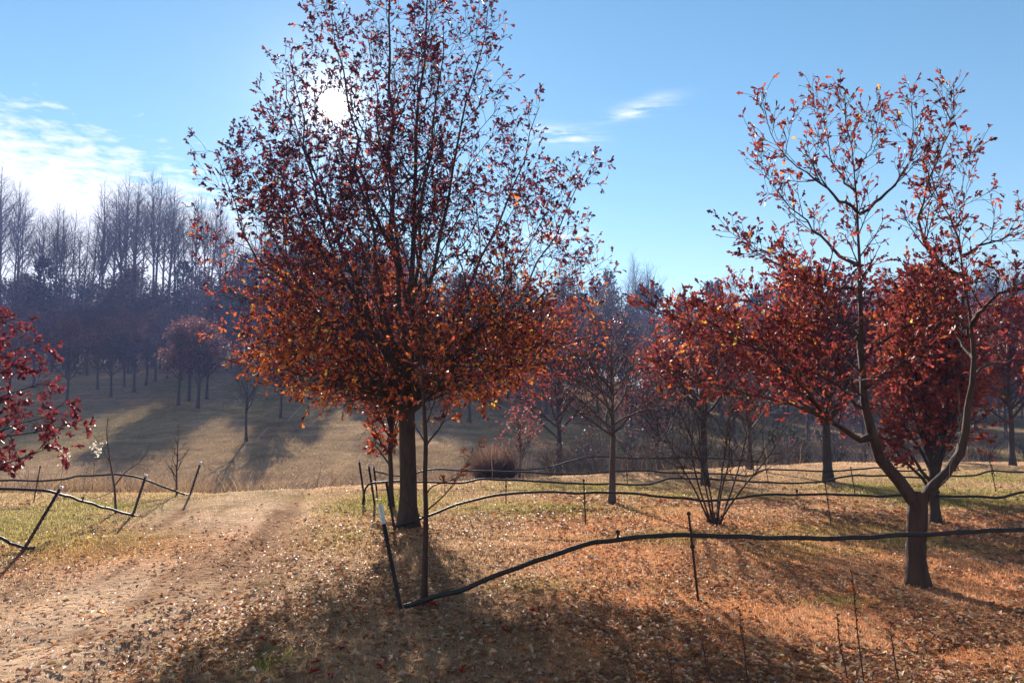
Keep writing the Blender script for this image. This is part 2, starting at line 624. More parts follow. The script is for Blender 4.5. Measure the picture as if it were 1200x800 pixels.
# lobed oak-like leaf, unit length, slightly folded along the midrib
LEAF_V = np.array([[0, 0, 0], [0, .50, -.04], [0, 1, -.10], [.17, .24, .06], [.09, .44, .02], [.27, .64, .07],
                   [-.17, .22, .05], [-.09, .42, .02], [-.27, .60, .08]])
LEAF_T = np.array([[0, 3, 1], [3, 4, 1], [4, 5, 1], [1, 5, 2], [0, 1, 6], [6, 1, 7], [7, 1, 8], [1, 2, 8]])
SIMPLE_V = np.array([[0, 0, 0], [.30, .45, .08], [0, 1, -.05], [-.30, .5, .08]])
SIMPLE_T = np.array([[0, 1, 2], [0, 2, 3]])
BEECH_V = np.array([[0, 0, 0], [.22, .3, .06], [.25, .6, .05], [0, 1, -.06], [-.25, .6, .05], [-.22, .3, .06]])
BEECH_T = np.array([[0, 1, 5], [1, 2, 5], [2, 4, 5], [2, 3, 4]])


def leaf_frames(rng, d, hang=0.3):
    d = d + rng.normal(0, 0.45, d.shape)
    d[:, 2] -= hang
    d = norm(d)
    nr = rng.normal(0, 0.75, d.shape)
    nr[:, 2] += 0.6
    nr = nr - d * np.sum(nr * d, 1, keepdims=True)
    nr = norm(nr)
    return np.stack([np.cross(d, nr), d, nr], 2)      # columns x, y, z


def leaf_mesh(name, p, fr, size, tint, tv=LEAF_V, tt=LEAF_T):
    V = np.einsum('nij,kj->nki', fr, tv) * size[:, None, None] + p[:, None, :]
    k = len(tv)
    T = (tt[None] + (np.arange(len(p)) * k)[:, None, None]).reshape(-1, 3)
    return mesh_np(name, V.reshape(-1, 3), tris=T, colr=np.repeat(tint, k, 0))


def palette(rng, n, cols, w, jit=0.18):
    cols = np.array(cols)
    i = rng.choice(len(cols), n, p=np.array(w) / np.sum(w))
    return np.clip(cols[i] * (1 + rng.normal(0, jit, (n, 1))) * (1 + rng.normal(0, 0.06, (n, 3))), 0.004, 0.9)


def on_twigs(rng, pts, n, t0=0.25):
    """leaf seats along twigs, denser towards the tip"""
    mm, k, _ = pts.shape
    idx = np.repeat(np.arange(mm), n)
    t = t0 + (1 - t0) * rng.random(len(idx)) ** 0.36
    f = t * (k - 1)
    i = np.clip(f.astype(int), 0, k - 2)
    w = (f - i)[:, None]
    p = pts[idx, i] * (1 - w) + pts[idx, i + 1] * w
    return p, norm(pts[idx, i + 1] - pts[idx, i])


def poly(ctrl, n=None, jitter=None):
    """smooth curve (Catmull-Rom) through control points"""
    P = np.asarray(ctrl, float)
    P = np.vstack([2 * P[0] - P[1], P, 2 * P[-1] - P[-2]])
    out = []
    per = n or 4
    for i in range(1, len(P) - 2):
        for t in np.arange(per) / per:
            a, b, c, d = P[i - 1], P[i], P[i + 1], P[i + 2]
            out.append(0.5 * ((2 * b) + (c - a) * t + (2 * a - 5 * b + 4 * c - d) * t * t + (3 * b - a - 3 * c + d) * t ** 3))
    out.append(P[-2])
    return np.array(out)


def resample(pl, k):
    s = np.concatenate([[0], np.cumsum(np.linalg.norm(np.diff(pl, axis=0), axis=1))])
    q = np.linspace(0, s[-1], k)
    return np.stack([np.interp(q, s, pl[:, i]) for i in range(pl.shape[1])], 1)


def leaf_parts(root, rng, seats, frames, sizes, tints, pick, mat, tv=LEAF_V, tt=LEAF_T, ncol=8):
    """the biggest-showing leaves as parts of their own; a handful of shared meshes"""
    tn = tints[pick]
    key = np.argsort(np.argsort(tn[:, 0])) * ncol // max(len(pick), 1)
    meshes = []
    for c in range(ncol):
        cc = tn[key == c].mean(0) if np.any(key == c) else tn.mean(0)
        me = mesh_np('leaf', tv, tris=tt, colr=np.tile(cc, (len(tv), 1)))
        me.materials.append(mat)
        meshes.append(me)
    for q, i in enumerate(pick):
        o = bpy.data.objects.new('leaf', meshes[int(key[q])])
        mx = Matrix.Identity(4)
        for a in range(3):
            for b in range(3):
                mx[a][b] = frames[i][a][b] * sizes[i]
            mx[a][3] = seats[i][a]
        o.parent = root
        o.matrix_basis = mx
        col.objects.link(o)


# ------------------------------------------------------------------ ground
def build_ground():
    def axis(lo, hi, fine_lo, fine_hi, d, g):
        a = list(np.arange(fine_lo, fine_hi, d))
        s = d
        v = fine_hi
        while v < hi:
            a.append(v)
            s *= g
            v += s
        a.append(hi)
        s = d
        v = fine_lo - d
        while v > lo:
            a.insert(0, v)
            s *= g
            v -= s
        a.insert(0, lo)
        return np.array(a)
    xs = axis(-420, 420, -4.6, 4.6, 0.06, 1.055)
    ys = axis(-40, 620, 3.6, 9.5, 0.065, 1.032)
    X, Y = np.meshgrid(xs, ys)
    x, y = X.ravel(), Y.ravel()
    z = hgt(x, y)
    nx, ny = len(xs), len(ys)
    i = np.arange(ny - 1)[:, None] * nx
    j = np.arange(nx - 1)[None]
    q = np.stack([i + j, i + j + 1, i + nx + j + 1, i + nx + j], -1).reshape(-1, 4)
    c, pth, _, _ = ground_tint(x, y)
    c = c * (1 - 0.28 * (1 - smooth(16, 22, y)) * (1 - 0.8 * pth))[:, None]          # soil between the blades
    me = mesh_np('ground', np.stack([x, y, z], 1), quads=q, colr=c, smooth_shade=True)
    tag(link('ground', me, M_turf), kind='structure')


def scatter(rng, n, y0, y1, power=1.0, spread=0.74):
    """points in the visible wedge of ground, denser towards the viewer's end of the field"""
    u = rng.random(n)
    y = y0 * (y1 / y0) ** u if power == 1.0 else y0 + (y1 - y0) * u ** power
    x = (rng.random(n) * 2 - 1) * (spread * y + 0.3)
    return x, y


def build_grass():
    rng = np.random.default_rng(11)
    n = 460000
    x, y = scatter(rng, n, 3.3, 22)
    c, path, leafy, green = ground_tint(x, y)
    keep = rng.random(n) > 0.55 * path
    x, y, c, path, green = x[keep], y[keep], c[keep], path[keep], green[keep]
    n = len(x)
    z = hgt(x, y)
    far = np.clip(y / 6, 0.7, 3.0)
    h = (0.010 + 0.024 * rng.random(n) ** 2) * (0.6 + 1.1 * fbm(x, y, 1.1, 3)) * (1 - 0.5 * path) * (1 + 0.1 * green) * np.clip(far, 1, 1.15)
    w = 0.0022 * far * (0.7 + 0.7 * rng.random(n))
    a = rng.random(n) * 2 * np.pi
    lean = h * rng.normal(0, 0.9, n)
    dx, dy = np.cos(a), np.sin(a)
    b = rng.random(n) * 2 * np.pi
    V = np.zeros((n, 3, 3))
    V[:, 0] = np.stack([x - dx * w, y - dy * w, z - 0.012], 1)
    V[:, 1] = np.stack([x + dx * w, y + dy * w, z - 0.012], 1)
    V[:, 2] = np.stack([x + np.cos(b) * lean, y + np.sin(b) * lean, z + h], 1)
    blade = c * (0.9 + 0.8 * rng.random((n, 1)))
    # a share of bleached straw blades
    s = rng.random(n) < 0.22
    blade[s] = np.array([0.50, 0.36, 0.23]) * (0.7 + 0.5 * rng.random((s.sum(), 1)))
    me = mesh_np('grass', V.reshape(-1, 3), tris=np.arange(n * 3).reshape(-1, 3), colr=np.repeat(np.clip(blade, 0, 0.8), 3, 0))
    tag(link('grass', me, M_grass), 'short dormant straw coloured grass over the near field', 'grass', kind='stuff')
    # hillside turf: sparser, coarser tufts
    n = 90000
    x, y = scatter(rng, n, 22, 75)
    z = hgt(x, y)
    c, _, _, _ = ground_tint(x, y)
    h = 0.03 + 0.07 * rng.random(n)
    w = 0.010 * y / 25
    a = rng.random(n) * 2 * np.pi
    b = rng.random(n) * 2 * np.pi
    V = np.zeros((n, 3, 3))
    V[:, 0] = np.stack([x - np.cos(a) * w, y - np.sin(a) * w, z - 0.03], 1)
    V[:, 1] = np.stack([x + np.cos(a) * w, y + np.sin(a) * w, z - 0.03], 1)
    V[:, 2] = np.stack([x + np.cos(b) * h, y + np.sin(b) * h, z + h], 1)
    me = mesh_np('hillside_grass', V.reshape(-1, 3), tris=np.arange(n * 3).reshape(-1, 3), colr=np.repeat(c * (0.8 + 0.5 * rng.random((n, 1))), 3, 0))
    tag(link('hillside_grass', me, M_grass), 'rough winter grass on the hillside under the orchard trees', 'grass', kind='stuff')


LITTER = [(.36, .19, .095), (.44, .25, .13), (.26, .12, .06), (.48, .32, .19), (.36, .12, .045), (.22, .11, .07), (.54, .40, .28)]


def build_litter():
    rng = np.random.default_rng(12)
    n = 84000
    x, y = scatter(rng, n, 3.3, 17)
    c, path, leafy, green = ground_tint(x, y)
    under = np.exp(-((x + 1.0) / 2.6) ** 2 - ((y - 6.4) / 3.6) ** 2)
    dens = 0.05 + 0.05 * smooth(-2, 0, x) + 0.80 * leafy + 0.85 * under
    dens = dens * (1 - 0.97 * path * (1 - 0.2 * under)) * (0.12 + 1.5 * smooth(.32, .58, fbm(x, y, 0.9, 4))) * (1 - 0.5 * green)
    dens = np.maximum(dens, 0.55 * under * (1 - 0.7 * path))
    keep = rng.random(n) < dens
    x, y, leafy = x[keep], y[keep], leafy[keep]
    n = len(x)
    z = hgt(x, y) + 0.012 + 0.02 * rng.random(n)
    a = rng.random(n) * 2 * np.pi
    d = np.stack([np.cos(a), np.sin(a), rng.normal(0.06, 0.16, n)], 1)
    d = norm(d)
    nr = np.stack([rng.normal(0, 0.33, n), rng.normal(0, 0.33, n), np.ones(n)], 1)
    nr = norm(nr - d * np.sum(nr * d, 1, keepdims=True))
    fr = np.stack([np.cross(d, nr), d, nr], 2)
    size = (0.022 + 0.044 * rng.random(n) ** 1.5) * np.clip(y / 8, 1, 1.5)
    tint = palette(rng, n, LITTER, (4, 4, 4, 2.4, 2, 3, 1.2))
    curl = SIMPLE_V * np.array([1, 1, 2.6])
    me = leaf_mesh('leaf_litter', np.stack([x, y, z], 1), fr, size, tint, curl, SIMPLE_T)
    tag(link('leaf_litter', me, M_litter), 'brown and rust fallen leaves scattered over the turf', 'fallen leaves', kind='stuff')
    # the biggest fallen leaves, one by one
    kinds = {'crimson': ((.30, .022, .016), 'crimson oak leaf lying on the shaded turf below the tall oak'),
             'tan': ((.44, .29, .18), 'curled tan oak leaf lying on the turf'),
             'orange': ((.45, .13, .03), 'bright orange oak leaf lying in the rust coloured litter')}
    for kname, (cc, lab) in kinds.items():
        me = mesh_np('fallen_leaf', LEAF_V * np.array([1.25, 1, 2.4]), tris=LEAF_T, colr=np.tile(cc, (len(LEAF_V), 1)))
        me.materials.append(M_litter)
        me2 = mesh_np('leaf_stalk', *tubes([(np.array([[[0, 0, 0], [0.01, -.14, .01], [0.03, -.26, .03]]]), np.array([[.018, .014, .012]]), 4)]))
        me2.materials.append(M_stalk)
        if kname == 'crimson':
            sp = [(375, 792), (368, 786), (384, 795), (452, 783), (440, 786), (405, 765), (505, 712), (512, 716), (500, 716), (620, 722),
                  (632, 716), (640, 728), (545, 786), (700, 742), (312, 758), (588, 745)]
        elif kname == 'orange':
            sp = [(835, 692), (838, 696), (905, 690), (994, 690), (990, 696), (660, 700), (870, 706), (760, 715), (940, 718), (1060, 712), (716, 668), (805, 676), (168, 632), (172, 636)]
        else:
            sp = [(int(rng.uniform(180, 1180)), int(rng.uniform(690, 796))) for _ in range(46)]
        for (px, py) in sp:
            g = ground_at(px, py)
            o = tag(link('fallen_leaf', me, M_litter), lab, 'leaf', 'single %s leaves fallen on the turf' % kname)
            o.location = (g[0], g[1], g[2] + 0.03)
            s = 0.055 + 0.03 * rng.random()
            o.scale = (s, s, s)
            o.rotation_euler = (rng.normal(0, 0.35), rng.normal(0, 0.35), rng.random() * 6.28)
            link('leaf_stalk', me2, M_stalk, o)


build_ground()
build_grass()
build_litter()


# ------------------------------------------------------------------ the near trees
def local(pts, base):
    return np.asarray(pts) - np.asarray(base)[None]


def trunk_mesh(name, pl, r, sides=14, flare=1.35, k=18, seed=0):
    """a trunk as one tube with a root flare and slightly uneven girth"""
    rng = np.random.default_rng(seed)
    P = resample(np.asarray(pl, float), k)
    t = np.linspace(0, 1, k)
    rad = np.interp(t, np.linspace(0, 1, len(r)), r)
    V, Q = tubes([(P[None], rad[None], sides)])
    V = V.reshape(k, sides, 3)
    a = np.arange(sides) / sides * 2 * np.pi
    s = np.concatenate([[0], np.cumsum(np.linalg.norm(np.diff(P, axis=0), axis=1))])
    fl = (flare - 1) * np.exp(-s / 0.16)
    for i in range(k):
        wob = 1 + 0.05 * np.sin(3 * a + 2.1 * i / k) + 0.03 * np.sin(5 * a + 9.0 * i / k) + fl[i] * (1 + 0.35 * np.sin(4 * a + 0.7)) + 0.03 * rng.normal(0, 1, sides)
        V[i] = P[i] + (V[i] - P[i]) * wob[:, None]
    return mesh_np(name, V.reshape(-1, 3), quads=Q, smooth_shade=True)


def wood_mesh(name, batches):
    V, Q = tubes(batches)
    return mesh_np(name, V, quads=Q, smooth_shade=True)


def reach(p, d, Rz, zs, mx, c):
    """distance along d until the crown's outline is left"""
    s = np.full(len(p), 0.15)
    live = np.ones(len(p), bool)
    for st in np.arange(0.15, mx, 0.08):
        q = p + d * st
        rr = np.hypot(q[:, 0] - c[0], q[:, 1] - c[1])
        live = live & (rr < np.interp(q[:, 2], zs, Rz, left=0, right=0))
        s = np.where(live, st, s)
    return s


MAROON, WINE, BRICK, RUSTY, ORANGE, GOLD = (.075, .018, .028), (.165, .030, .030), (.280, .050, .038), (.42, .088, .036), (.60, .165, .036), (.66, .37, .06)


def build_main_oak():
    rng = np.random.default_rng(21)
    base = ground(478, 9.63)
    root = thing('oak_tree', 'tall oak in rust and maroon leaf with many upright leaders beside the dirt track', 'tree', base)
    Y = 9.63
    S = Y / F

    def q(px, py, dy=0.0):                 # tree-local point from the trunk's plane
        p = at(px, py, Y + dy)
        return p - base
    tr = [q(478, 622), q(478, 560), q(477, 500), q(475, 450), q(470, 400)]
    link('trunk', trunk_mesh('trunk', poly(tr), [.115, .108, .104, .098, .088, .078], 18, 1.5, 22, 3), M_bark, root)
    Rz = [0.3, 0.65, 1.1, 1.65, 2.3, 2.7, 2.75, 2.5, 2.3, 2.0, 1.85, 1.3, 0.9, 0.2]
    zs = [1.1, 1.4, 1.65, 1.95, 2.3, 2.7, 3.2, 4.4, 4.85, 5.2, 5.6, 6.6, 7.4, 8.0]
    c = (-0.12, 0)
    leaders = [
        [q(470, 400), q(463, 330), q(459, 240), q(458, 120, .1), q(455, 0, .1), q(452, -60, .1)],
        [q(472, 410), q(478, 340, .1), q(486, 250, .2), q(490, 120, .3), q(500, 0, .3), q(508, -50, .3)],
        [q(474, 425), q(495, 370, -.1), q(512, 300, -.2), q(530, 200, -.3), q(555, 90, -.4), q(572, 10, -.4)],
        [q(471, 420), q(452, 360, -.2), q(438, 280, -.4), q(420, 180, -.6), q(402, 80, -.7), q(388, 15, -.7)],
        [q(472, 430), q(440, 390, .3), q(405, 320, .5), q(370, 230, .7), q(345, 140, .8), q(335, 80, .8)],
        [q(475, 440), q(510, 400, .3), q(550, 330, .6), q(590, 250, .8), q(620, 170, .9), q(632, 125, .9)],
        [q(472, 425), q(425, 350, -.1), q(385, 250, -.1), q(357, 150, 0), q(340, 70, 0)],
        [q(473, 430), q(420, 360, .2), q(365, 270, .2), q(325, 200, .2), q(300, 150, .2)],
        [q(474, 430), q(478, 380, .4), q(470, 300, .9), q(450, 200, 1.2), q(440, 110, 1.3), q(430, 30, 1.3)],
        [q(474, 430), q(480, 380, -.4), q(492, 300, -.8), q(505, 200, -1.0), q(515, 100, -1.1), q(520, 30, -1.1)],
    ]
    limbs = [
        [q(476, 470), q(430, 425, -.2), q(370, 370, -.4), q(310, 310, -.6), q(270, 235, -.6), q(252, 175, -.6)],
        [q(477, 475), q(430, 445, .3), q(370, 405, .5), q(310, 365, .7), q(255, 330, .8)],
        [q(477, 480), q(440, 462, -.5), q(400, 448, -.9), q(355, 440, -1.2), q(330, 432, -1.3)],
        [q(476, 465), q(530, 430, .2), q(590, 375, .3), q(640, 300, .4), q(665, 235, .4), q(692, 195, .4)],
        [q(477, 470), q(530, 438, -.4), q(590, 415, -.6), q(650, 402, -.7), q(712, 392, -.8)],
        [q(476, 466), q(530, 425, 0), q(595, 380, 0), q(650, 345, .1), q(705, 320, .2)],
        [q(476, 474), q(535, 448, -.1), q(590, 432, -.2), q(640, 425, -.2), q(680, 412, -.2)],
        [q(477, 478), q(425, 452, -.1), q(365, 425, -.2), q(310, 400, -.2), q(275, 385, -.2)],
        [q(476, 478), q(520, 455, .5), q(560, 440, .8), q(605, 425, 1.0), q(640, 410, 1.1)],
        [q(476, 470), q(480, 430, .7), q(490, 380, 1.4), q(500, 330, 1.9), q(505, 270, 2.1)],
        [q(476, 470), q(470, 440, -.7), q(455, 400, -1.3), q(440, 350, -1.8), q(430, 290, -2.0)],
        [q(476, 482), q(500, 470, -.6), q(530, 455, -1.1), q(560, 450, -1.5), q(585, 445, -1.7)],
        [q(476, 474), q(520, 430, -.5), q(570, 370, -1.0), q(610, 310, -1.3), q(640, 250, -1.4)],
        [q(476, 474), q(420, 420, -.6), q(360, 350, -1.0), q(320, 280, -1.2), q(300, 210, -1.2)],
        [q(476, 482), q(452, 470, .5), q(415, 462, .9), q(380, 455, 1.2), q(350, 450, 1.3)],
        [q(473, 450), q(440, 400, .6), q(390, 330, 1.1), q(340, 260, 1.3), q(310, 190, 1.4)],
    ]
    for a0, z0, z1, rr_ in ((-1.2, 1.55, 1.95, 1.5), (-1.9, 1.5, 1.8, 1.4), (-2.6, 1.6, 2.0, 1.7), (-.5, 1.6, 2.0, 1.6), (2.9, 1.55, 1.95, 1.6), (.3, 1.6, 2.1, 1.7), (2.1, 1.6, 2.0, 1.5)):
        cs, sn = math.cos(a0), math.sin(a0)
        limbs.append([np.array([0, 0, z0]), np.array([.35 * rr_ * cs, .35 * rr_ * sn, z0 + .22]), np.array([.7 * rr_ * cs, .7 * rr_ * sn, z0 + .32]), np.array([rr_ * cs, rr_ * sn, z1])])
    main = []
    for i, b in enumerate(leaders + limbs):
        P = resample(poly(b), 12)
        P[1:-1] += rng.normal(0, 0.03, (10, 3))
        r0 = (.046 if i < 2 else .034) if i < len(leaders) else .027
        rad = r0 * (1 - 0.86 * np.linspace(0, 1, 12) ** 0.85)
        main.append((P, rad))
    PT = np.array([m[0] for m in main])
    RD = np.array([m[1] for m in main])
    # side branches, sized to the outline of the crown
    p, d, r, t, idx = spawn(rng, PT, RD, 20, 0.18, 0.99, 0.85, 0.22, 0.12)
    L = np.minimum(reach(p, d, Rz, zs, 2.2, c) * rng.uniform(0.75, 1.02, len(p)), 0.45 + 0.9 * (1 - t))
    L = np.clip(L, 0.16, 1.5)
    P2, R2 = shoots(rng, p, d, L, np.minimum(r * 0.55, .020) * (0.6 + 0.4 * L / 1.2), 7, .28, .13, .05)
    p, d, r, t, idx2 = spawn(rng, P2, R2, np.clip((L * 11).astype(int), 3, 12), 0.2, 1.0, 0.8, 0.2, 0.10)
    L3 = np.clip(0.20 + 0.35 * (1 - t) * L[idx2] + 0.08 * rng.normal(0, 1, len(p)), 0.10, 0.6)
    P3, R3 = shoots(rng, p, d, L3, np.clip(r * 0.6, .003, .0075), 5, .45, .16, .06)
    p, d, r, t, idx3 = spawn(rng, P3, R3, 3, 0.3, 1.0, 0.75, 0.2, 0.05)
    L4 = rng.uniform(0.06, 0.17, len(p))
    P4, R4 = shoots(rng, p, d, L4, np.clip(r * 0.7, .0024, .004), 3, .6, .15, .02)
    per = {}
    n_main = len(main)
    own2 = idx
    own3 = own2[idx2]
    own4 = own3[idx3]
    for i in range(n_main):
        bt = [(PT[i:i + 1], RD[i:i + 1], 9), (P2[own2 == i], R2[own2 == i], 5), (P3[own3 == i], R3[own3 == i], 3), (P4[own4 == i], R4[own4 == i], 3)]
        link('leader' if i < len(leaders) else 'limb', wood_mesh('leader' if i < len(leaders) else 'limb', bt), M_bark, root)
    # leaves
    lp1, ld1 = on_twigs(rng, P4, 5, 0.2)
    lp2, ld2 = on_twigs(rng, P3, 4, 0.35)
    lp = np.concatenate([lp1, lp2])
    ld = np.concatenate([ld1, ld2])
    # patchy crown: leaves have dropped in clumps, more so at the top
    clump = fbm(lp[:, 0] * 1.0 + 5 + 0.6 * lp[:, 1], lp[:, 2] * 1.0 + lp[:, 1] * 0.8, 1.7, 3)
    fine = fbm(lp[:, 0] + 0.7 * lp[:, 1] + 9, lp[:, 2] * 1.3 - 0.6 * lp[:, 1], 3.6, 2)
    keepp = smooth(0.33, 0.50, clump + 0.08 - 0.05 * smooth(4.5, 7, lp[:, 2])) * smooth(0.24, 0.44, fine)
    rr = np.hypot(lp[:, 0] - c[0], lp[:, 1]) / np.interp(lp[:, 2], zs, Rz)
    hi = smooth(3.3, 4.6, lp[:, 2])
    mid = (0.10 + 0.62 * keepp) * (0.25 + 0.75 * smooth(0.15, 0.6, rr))
    top = (0.25 + 0.85 * np.sqrt(keepp)) * (0.50 + 0.50 * smooth(0.1, 0.5, rr))
    keep = rng.random(len(lp)) < np.where(lp[:, 2] < 2.35 - 0.4 * rng.random(len(lp)), 0.05 + 0.60 * keepp, mid * (1 - hi) + top * hi)
    # crown shaped: leaves cleared along the eye-to-sun line to show the disc
    sd = np.array(SDIR)
    v = lp + base - EYE
    s = v @ sd
    off = np.linalg.norm(v - s[:, None] * sd[None], axis=1)
    keep &= rng.random(len(lp)) < smooth(0.13, 0.27, off)
    lp, ld = lp[keep], ld[keep]
    n = len(lp)
    size = rng.uniform(0.040, 0.084, n)
    fr = leaf_frames(rng, ld, 0.25)
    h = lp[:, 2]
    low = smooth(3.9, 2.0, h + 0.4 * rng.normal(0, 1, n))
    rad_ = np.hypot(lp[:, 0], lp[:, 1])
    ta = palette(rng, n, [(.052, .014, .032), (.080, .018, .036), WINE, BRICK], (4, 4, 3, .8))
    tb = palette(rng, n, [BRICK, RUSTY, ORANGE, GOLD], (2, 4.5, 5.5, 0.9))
    pickb = rng.random(n) < 0.06 + 0.78 * low  # backlight contrast put into leaf colour: dark tints high, glowing orange low
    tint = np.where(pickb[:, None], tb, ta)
    order = np.argsort(lp[:, 1] + 0.3 * rng.random(n))
    pick = order[:300]
    rest = order[300:]
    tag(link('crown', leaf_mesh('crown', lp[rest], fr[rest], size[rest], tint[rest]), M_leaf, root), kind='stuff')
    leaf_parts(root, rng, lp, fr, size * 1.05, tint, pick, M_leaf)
    print('main oak leaves', n, 'twigs', len(P4))


def build_right_tree():
    rng = np.random.default_rng(31)
    Y = 6.7
    base = ground(1075, Y)
    root = thing('forked_oak_tree', 'open oak forking low into two crooked limbs with sparse crimson leaves', 'tree', base)

    def q(px, py, dy=0.0):
        return at(px, py, Y + dy) - base
    tr = [q(1076, 690), q(1073, 650), q(1074, 615), q(1075, 590), q(1076, 576)]
    link('trunk', trunk_mesh('trunk', poly(tr), [.086, .078, .077, .084, .075], 20, 1.55, 26, 7), M_bark_red, root)
    B = [  # (points, radius at base, radius at tip, smoothness)
        ([q(1074, 592), q(1058, 568, -.03), q(1040, 548, -.06), q(1026, 525, -.1), q(1019, 500, -.12), q(1014, 460, -.1), q(1010, 400), q(1007, 330, .05), q(1006, 260, .1), q(1000, 190, .1), q(993, 150, .1), q(990, 112, .1)], .062, .004),
        ([q(1077, 592), q(1095, 566, .05), q(1116, 546, .1), q(1128, 520, .12), q(1133, 490, .12), q(1139, 450, .1), q(1141, 405, .05), q(1137, 368, 0), q(1130, 335, 0), q(1127, 306, 0), q(1118, 266, -.05), q(1101, 233, -.1), q(1091, 205, -.1)], .055, .005),
        ([q(1021, 512, -.1), q(1005, 513, -.25), q(985, 500, -.4), q(960, 478, -.5), q(935, 455, -.6), q(915, 428, -.6), q(900, 395, -.6)], .034, .006),
        ([q(1129, 330), q(1105, 310, -.2), q(1085, 290, -.3), q(1077, 255, -.3), q(1091, 209, -.3), q(1105, 170, -.35), q(1114, 150, -.35), q(1106, 122, -.35)], .024, .004),
        ([q(1007, 251, .1), q(1028, 236, 0), q(1052, 212, -.1), q(1070, 180, -.2), q(1068, 125, -.2)], .018, .003),
        ([q(1006, 311, .05), q(985, 300, .2), q(955, 270, .4), q(925, 240, .5), q(899, 209, .6), q(892, 185, .6)], .020, .003),
        ([q(1004, 248, .1), q(980, 230, -.1), q(950, 206, -.3), q(920, 185, -.4), q(905, 158, -.5), q(897, 130, -.5)], .018, .003),
        ([q(1005, 340, .05), q(970, 335, -.3), q(930, 325, -.6), q(895, 300, -.8), q(872, 285, -.9)], .018, .003),
        ([q(1139, 380), q(1150, 362, -.2), q(1175, 345, -.4), q(1205, 336, -.6), q(1240, 320, -.7)], .026, .004),
        ([q(1128, 300), q(1148, 288, .2), q(1175, 280, .3), q(1205, 268, .3), q(1235, 250, .3)], .020, .003),
        ([q(1012, 420, -.05), q(1040, 395, -.3), q(1075, 375, -.5), q(1095, 340, -.6), q(1100, 300, -.6)], .018, .003),
        ([q(1010, 390), q(980, 370, .3), q(950, 350, .5), q(925, 325, .6), q(910, 300, .7)], .018, .003),
        ([q(1141, 420, .05), q(1120, 395, .4), q(1095, 370, .7), q(1080, 330, .8)], .018, .003),
        ([q(962, 480, -.5), q(930, 440, -.7), q(880, 405, -.9), q(825, 380, -1.0), q(768, 366, -1.0)], .016, .003),
        ([q(990, 503, -.4), q(940, 478, -.7), q(880, 462, -.9), q(820, 445, -1.0), q(775, 430, -1.0)], .015, .003),
        ([q(1015, 480, -.1), q(970, 445, -.2), q(920, 420, -.2), q(870, 400, -.2), q(825, 400, -.2)], .015, .003),
        ([q(1012, 440, -.1), q(970, 400, .2), q(925, 372, .4), q(880, 352, .5), q(845, 350, .5)], .015, .003),
        ([q(1013, 455, -.1), q(1040, 435, -.3), q(1065, 415, -.5), q(1090, 400, -.6)], .014, .003),
        ([q(1010, 400, 0), q(990, 380, -.3), q(960, 360, -.6), q(940, 335, -.7)], .014, .003),
        ([q(1139, 395, .05), q(1120, 370, -.2), q(1090, 350, -.4), q(1060, 335, -.5)], .014, .003),
        ([q(1140, 410, .1), q(1160, 390, .1), q(1185, 385, .1), q(1215, 390, .1)], .013, .003),
        ([q(1001, 200, .1), q(1020, 175, .25), q(1024, 150, .3), q(1026, 138, .3)], .010, .002),
        ([q(1003, 225, .1), q(975, 190, .3), q(968, 150, .35), q(962, 115, .4)], .012, .002),
        ([q(1016, 470, -.1), q(990, 440, -.4), q(960, 420, -.6), q(930, 390, -.7)], .018, .003),
        ([q(1140, 440, .1), q(1165, 425, .3), q(1195, 430, .5), q(1225, 420, .6)], .016, .003),
        ([q(1118, 268, -.05), q(1128, 240, -.2), q(1130, 205, -.25), q(1126, 190, -.3)], .010, .002),
        ([q(1083, 583, .04), q(1108, 560, -.06), q(1121, 530, -.08), q(1126, 490, -.08), q(1122, 450, -.1)], .009, .003),  # added shoot: the lit edge of the right limb built as a stem
    ]
    PT, RD = [], []
    for b, r0, r1 in B:
        k = 16
        P = resample(poly(b), k)
        P[1:-1] += rng.normal(0, 0.010, (k - 2, 3))
        P[0] = b[0]
        PT.append(P)
        RD.append(r1 + (r0 - r1) * (1 - np.linspace(0, 1, k)) ** 1.9)
    PT = np.array(PT)
    RD = np.array(RD) * (1 + 0.07 * rng.normal(0, 1, (len(B), 16)))
    nb = np.array([22, 18, 16, 16, 11, 14, 12, 14, 12, 11, 15, 15, 15, 16, 16, 18, 18, 14, 15, 14, 11, 8, 10, 15, 11, 8, 0])
    t0 = np.array([0.5, 0.6] + [0.25] * 25)
    groups = []
    P2l, R2l, own2 = [], [], []
    for i in range(len(B)):
        if nb[i] == 0:
            continue
        p, d, r, t, idx = spawn(rng, PT[i:i + 1], RD[i:i + 1], int(nb[i]), t0[i], 1.0, 0.7, 0.2, 0.25)
        L = rng.uniform(0.24, 0.58, len(p)) * (1.2 - 0.8 * t)
        a, b_ = shoots(rng, p, d, L, np.minimum(r * 0.6, .008), 7, .3, .07, .06)
        P2l.append(a)
        R2l.append(b_)
        own2 += [i] * len(p)
    P2, R2, own2 = np.concatenate(P2l), np.concatenate(R2l), np.array(own2)
    p, d, r, t, idx2 = spawn(rng, P2, R2, 6, 0.2, 1.0, 0.75, 0.2, 0.15)
    L3 = rng.uniform(0.07, 0.24, len(p))
    P3, R3 = shoots(rng, p, d, L3, np.clip(r * 0.65, .0026, .0045), 5, .6, .14, .04)
    own3 = own2[idx2]
    for i in range(len(B)):
        bt = [(PT[i:i + 1], RD[i:i + 1], 12 if i < 2 else 7), (P2[own2 == i], R2[own2 == i], 4), (P3[own3 == i], R3[own3 == i], 3)]
        link('limb' if i < 3 else 'branch', wood_mesh('limb' if i < 3 else 'branch', bt), M_bark_red, root)
    lp1, ld1 = on_twigs(rng, P3, 5, 0.15)
    lp2, ld2 = on_twigs(rng, P2, 3, 0.4)
    lp, ld = np.concatenate([lp1, lp2]), np.concatenate([ld1, ld2])
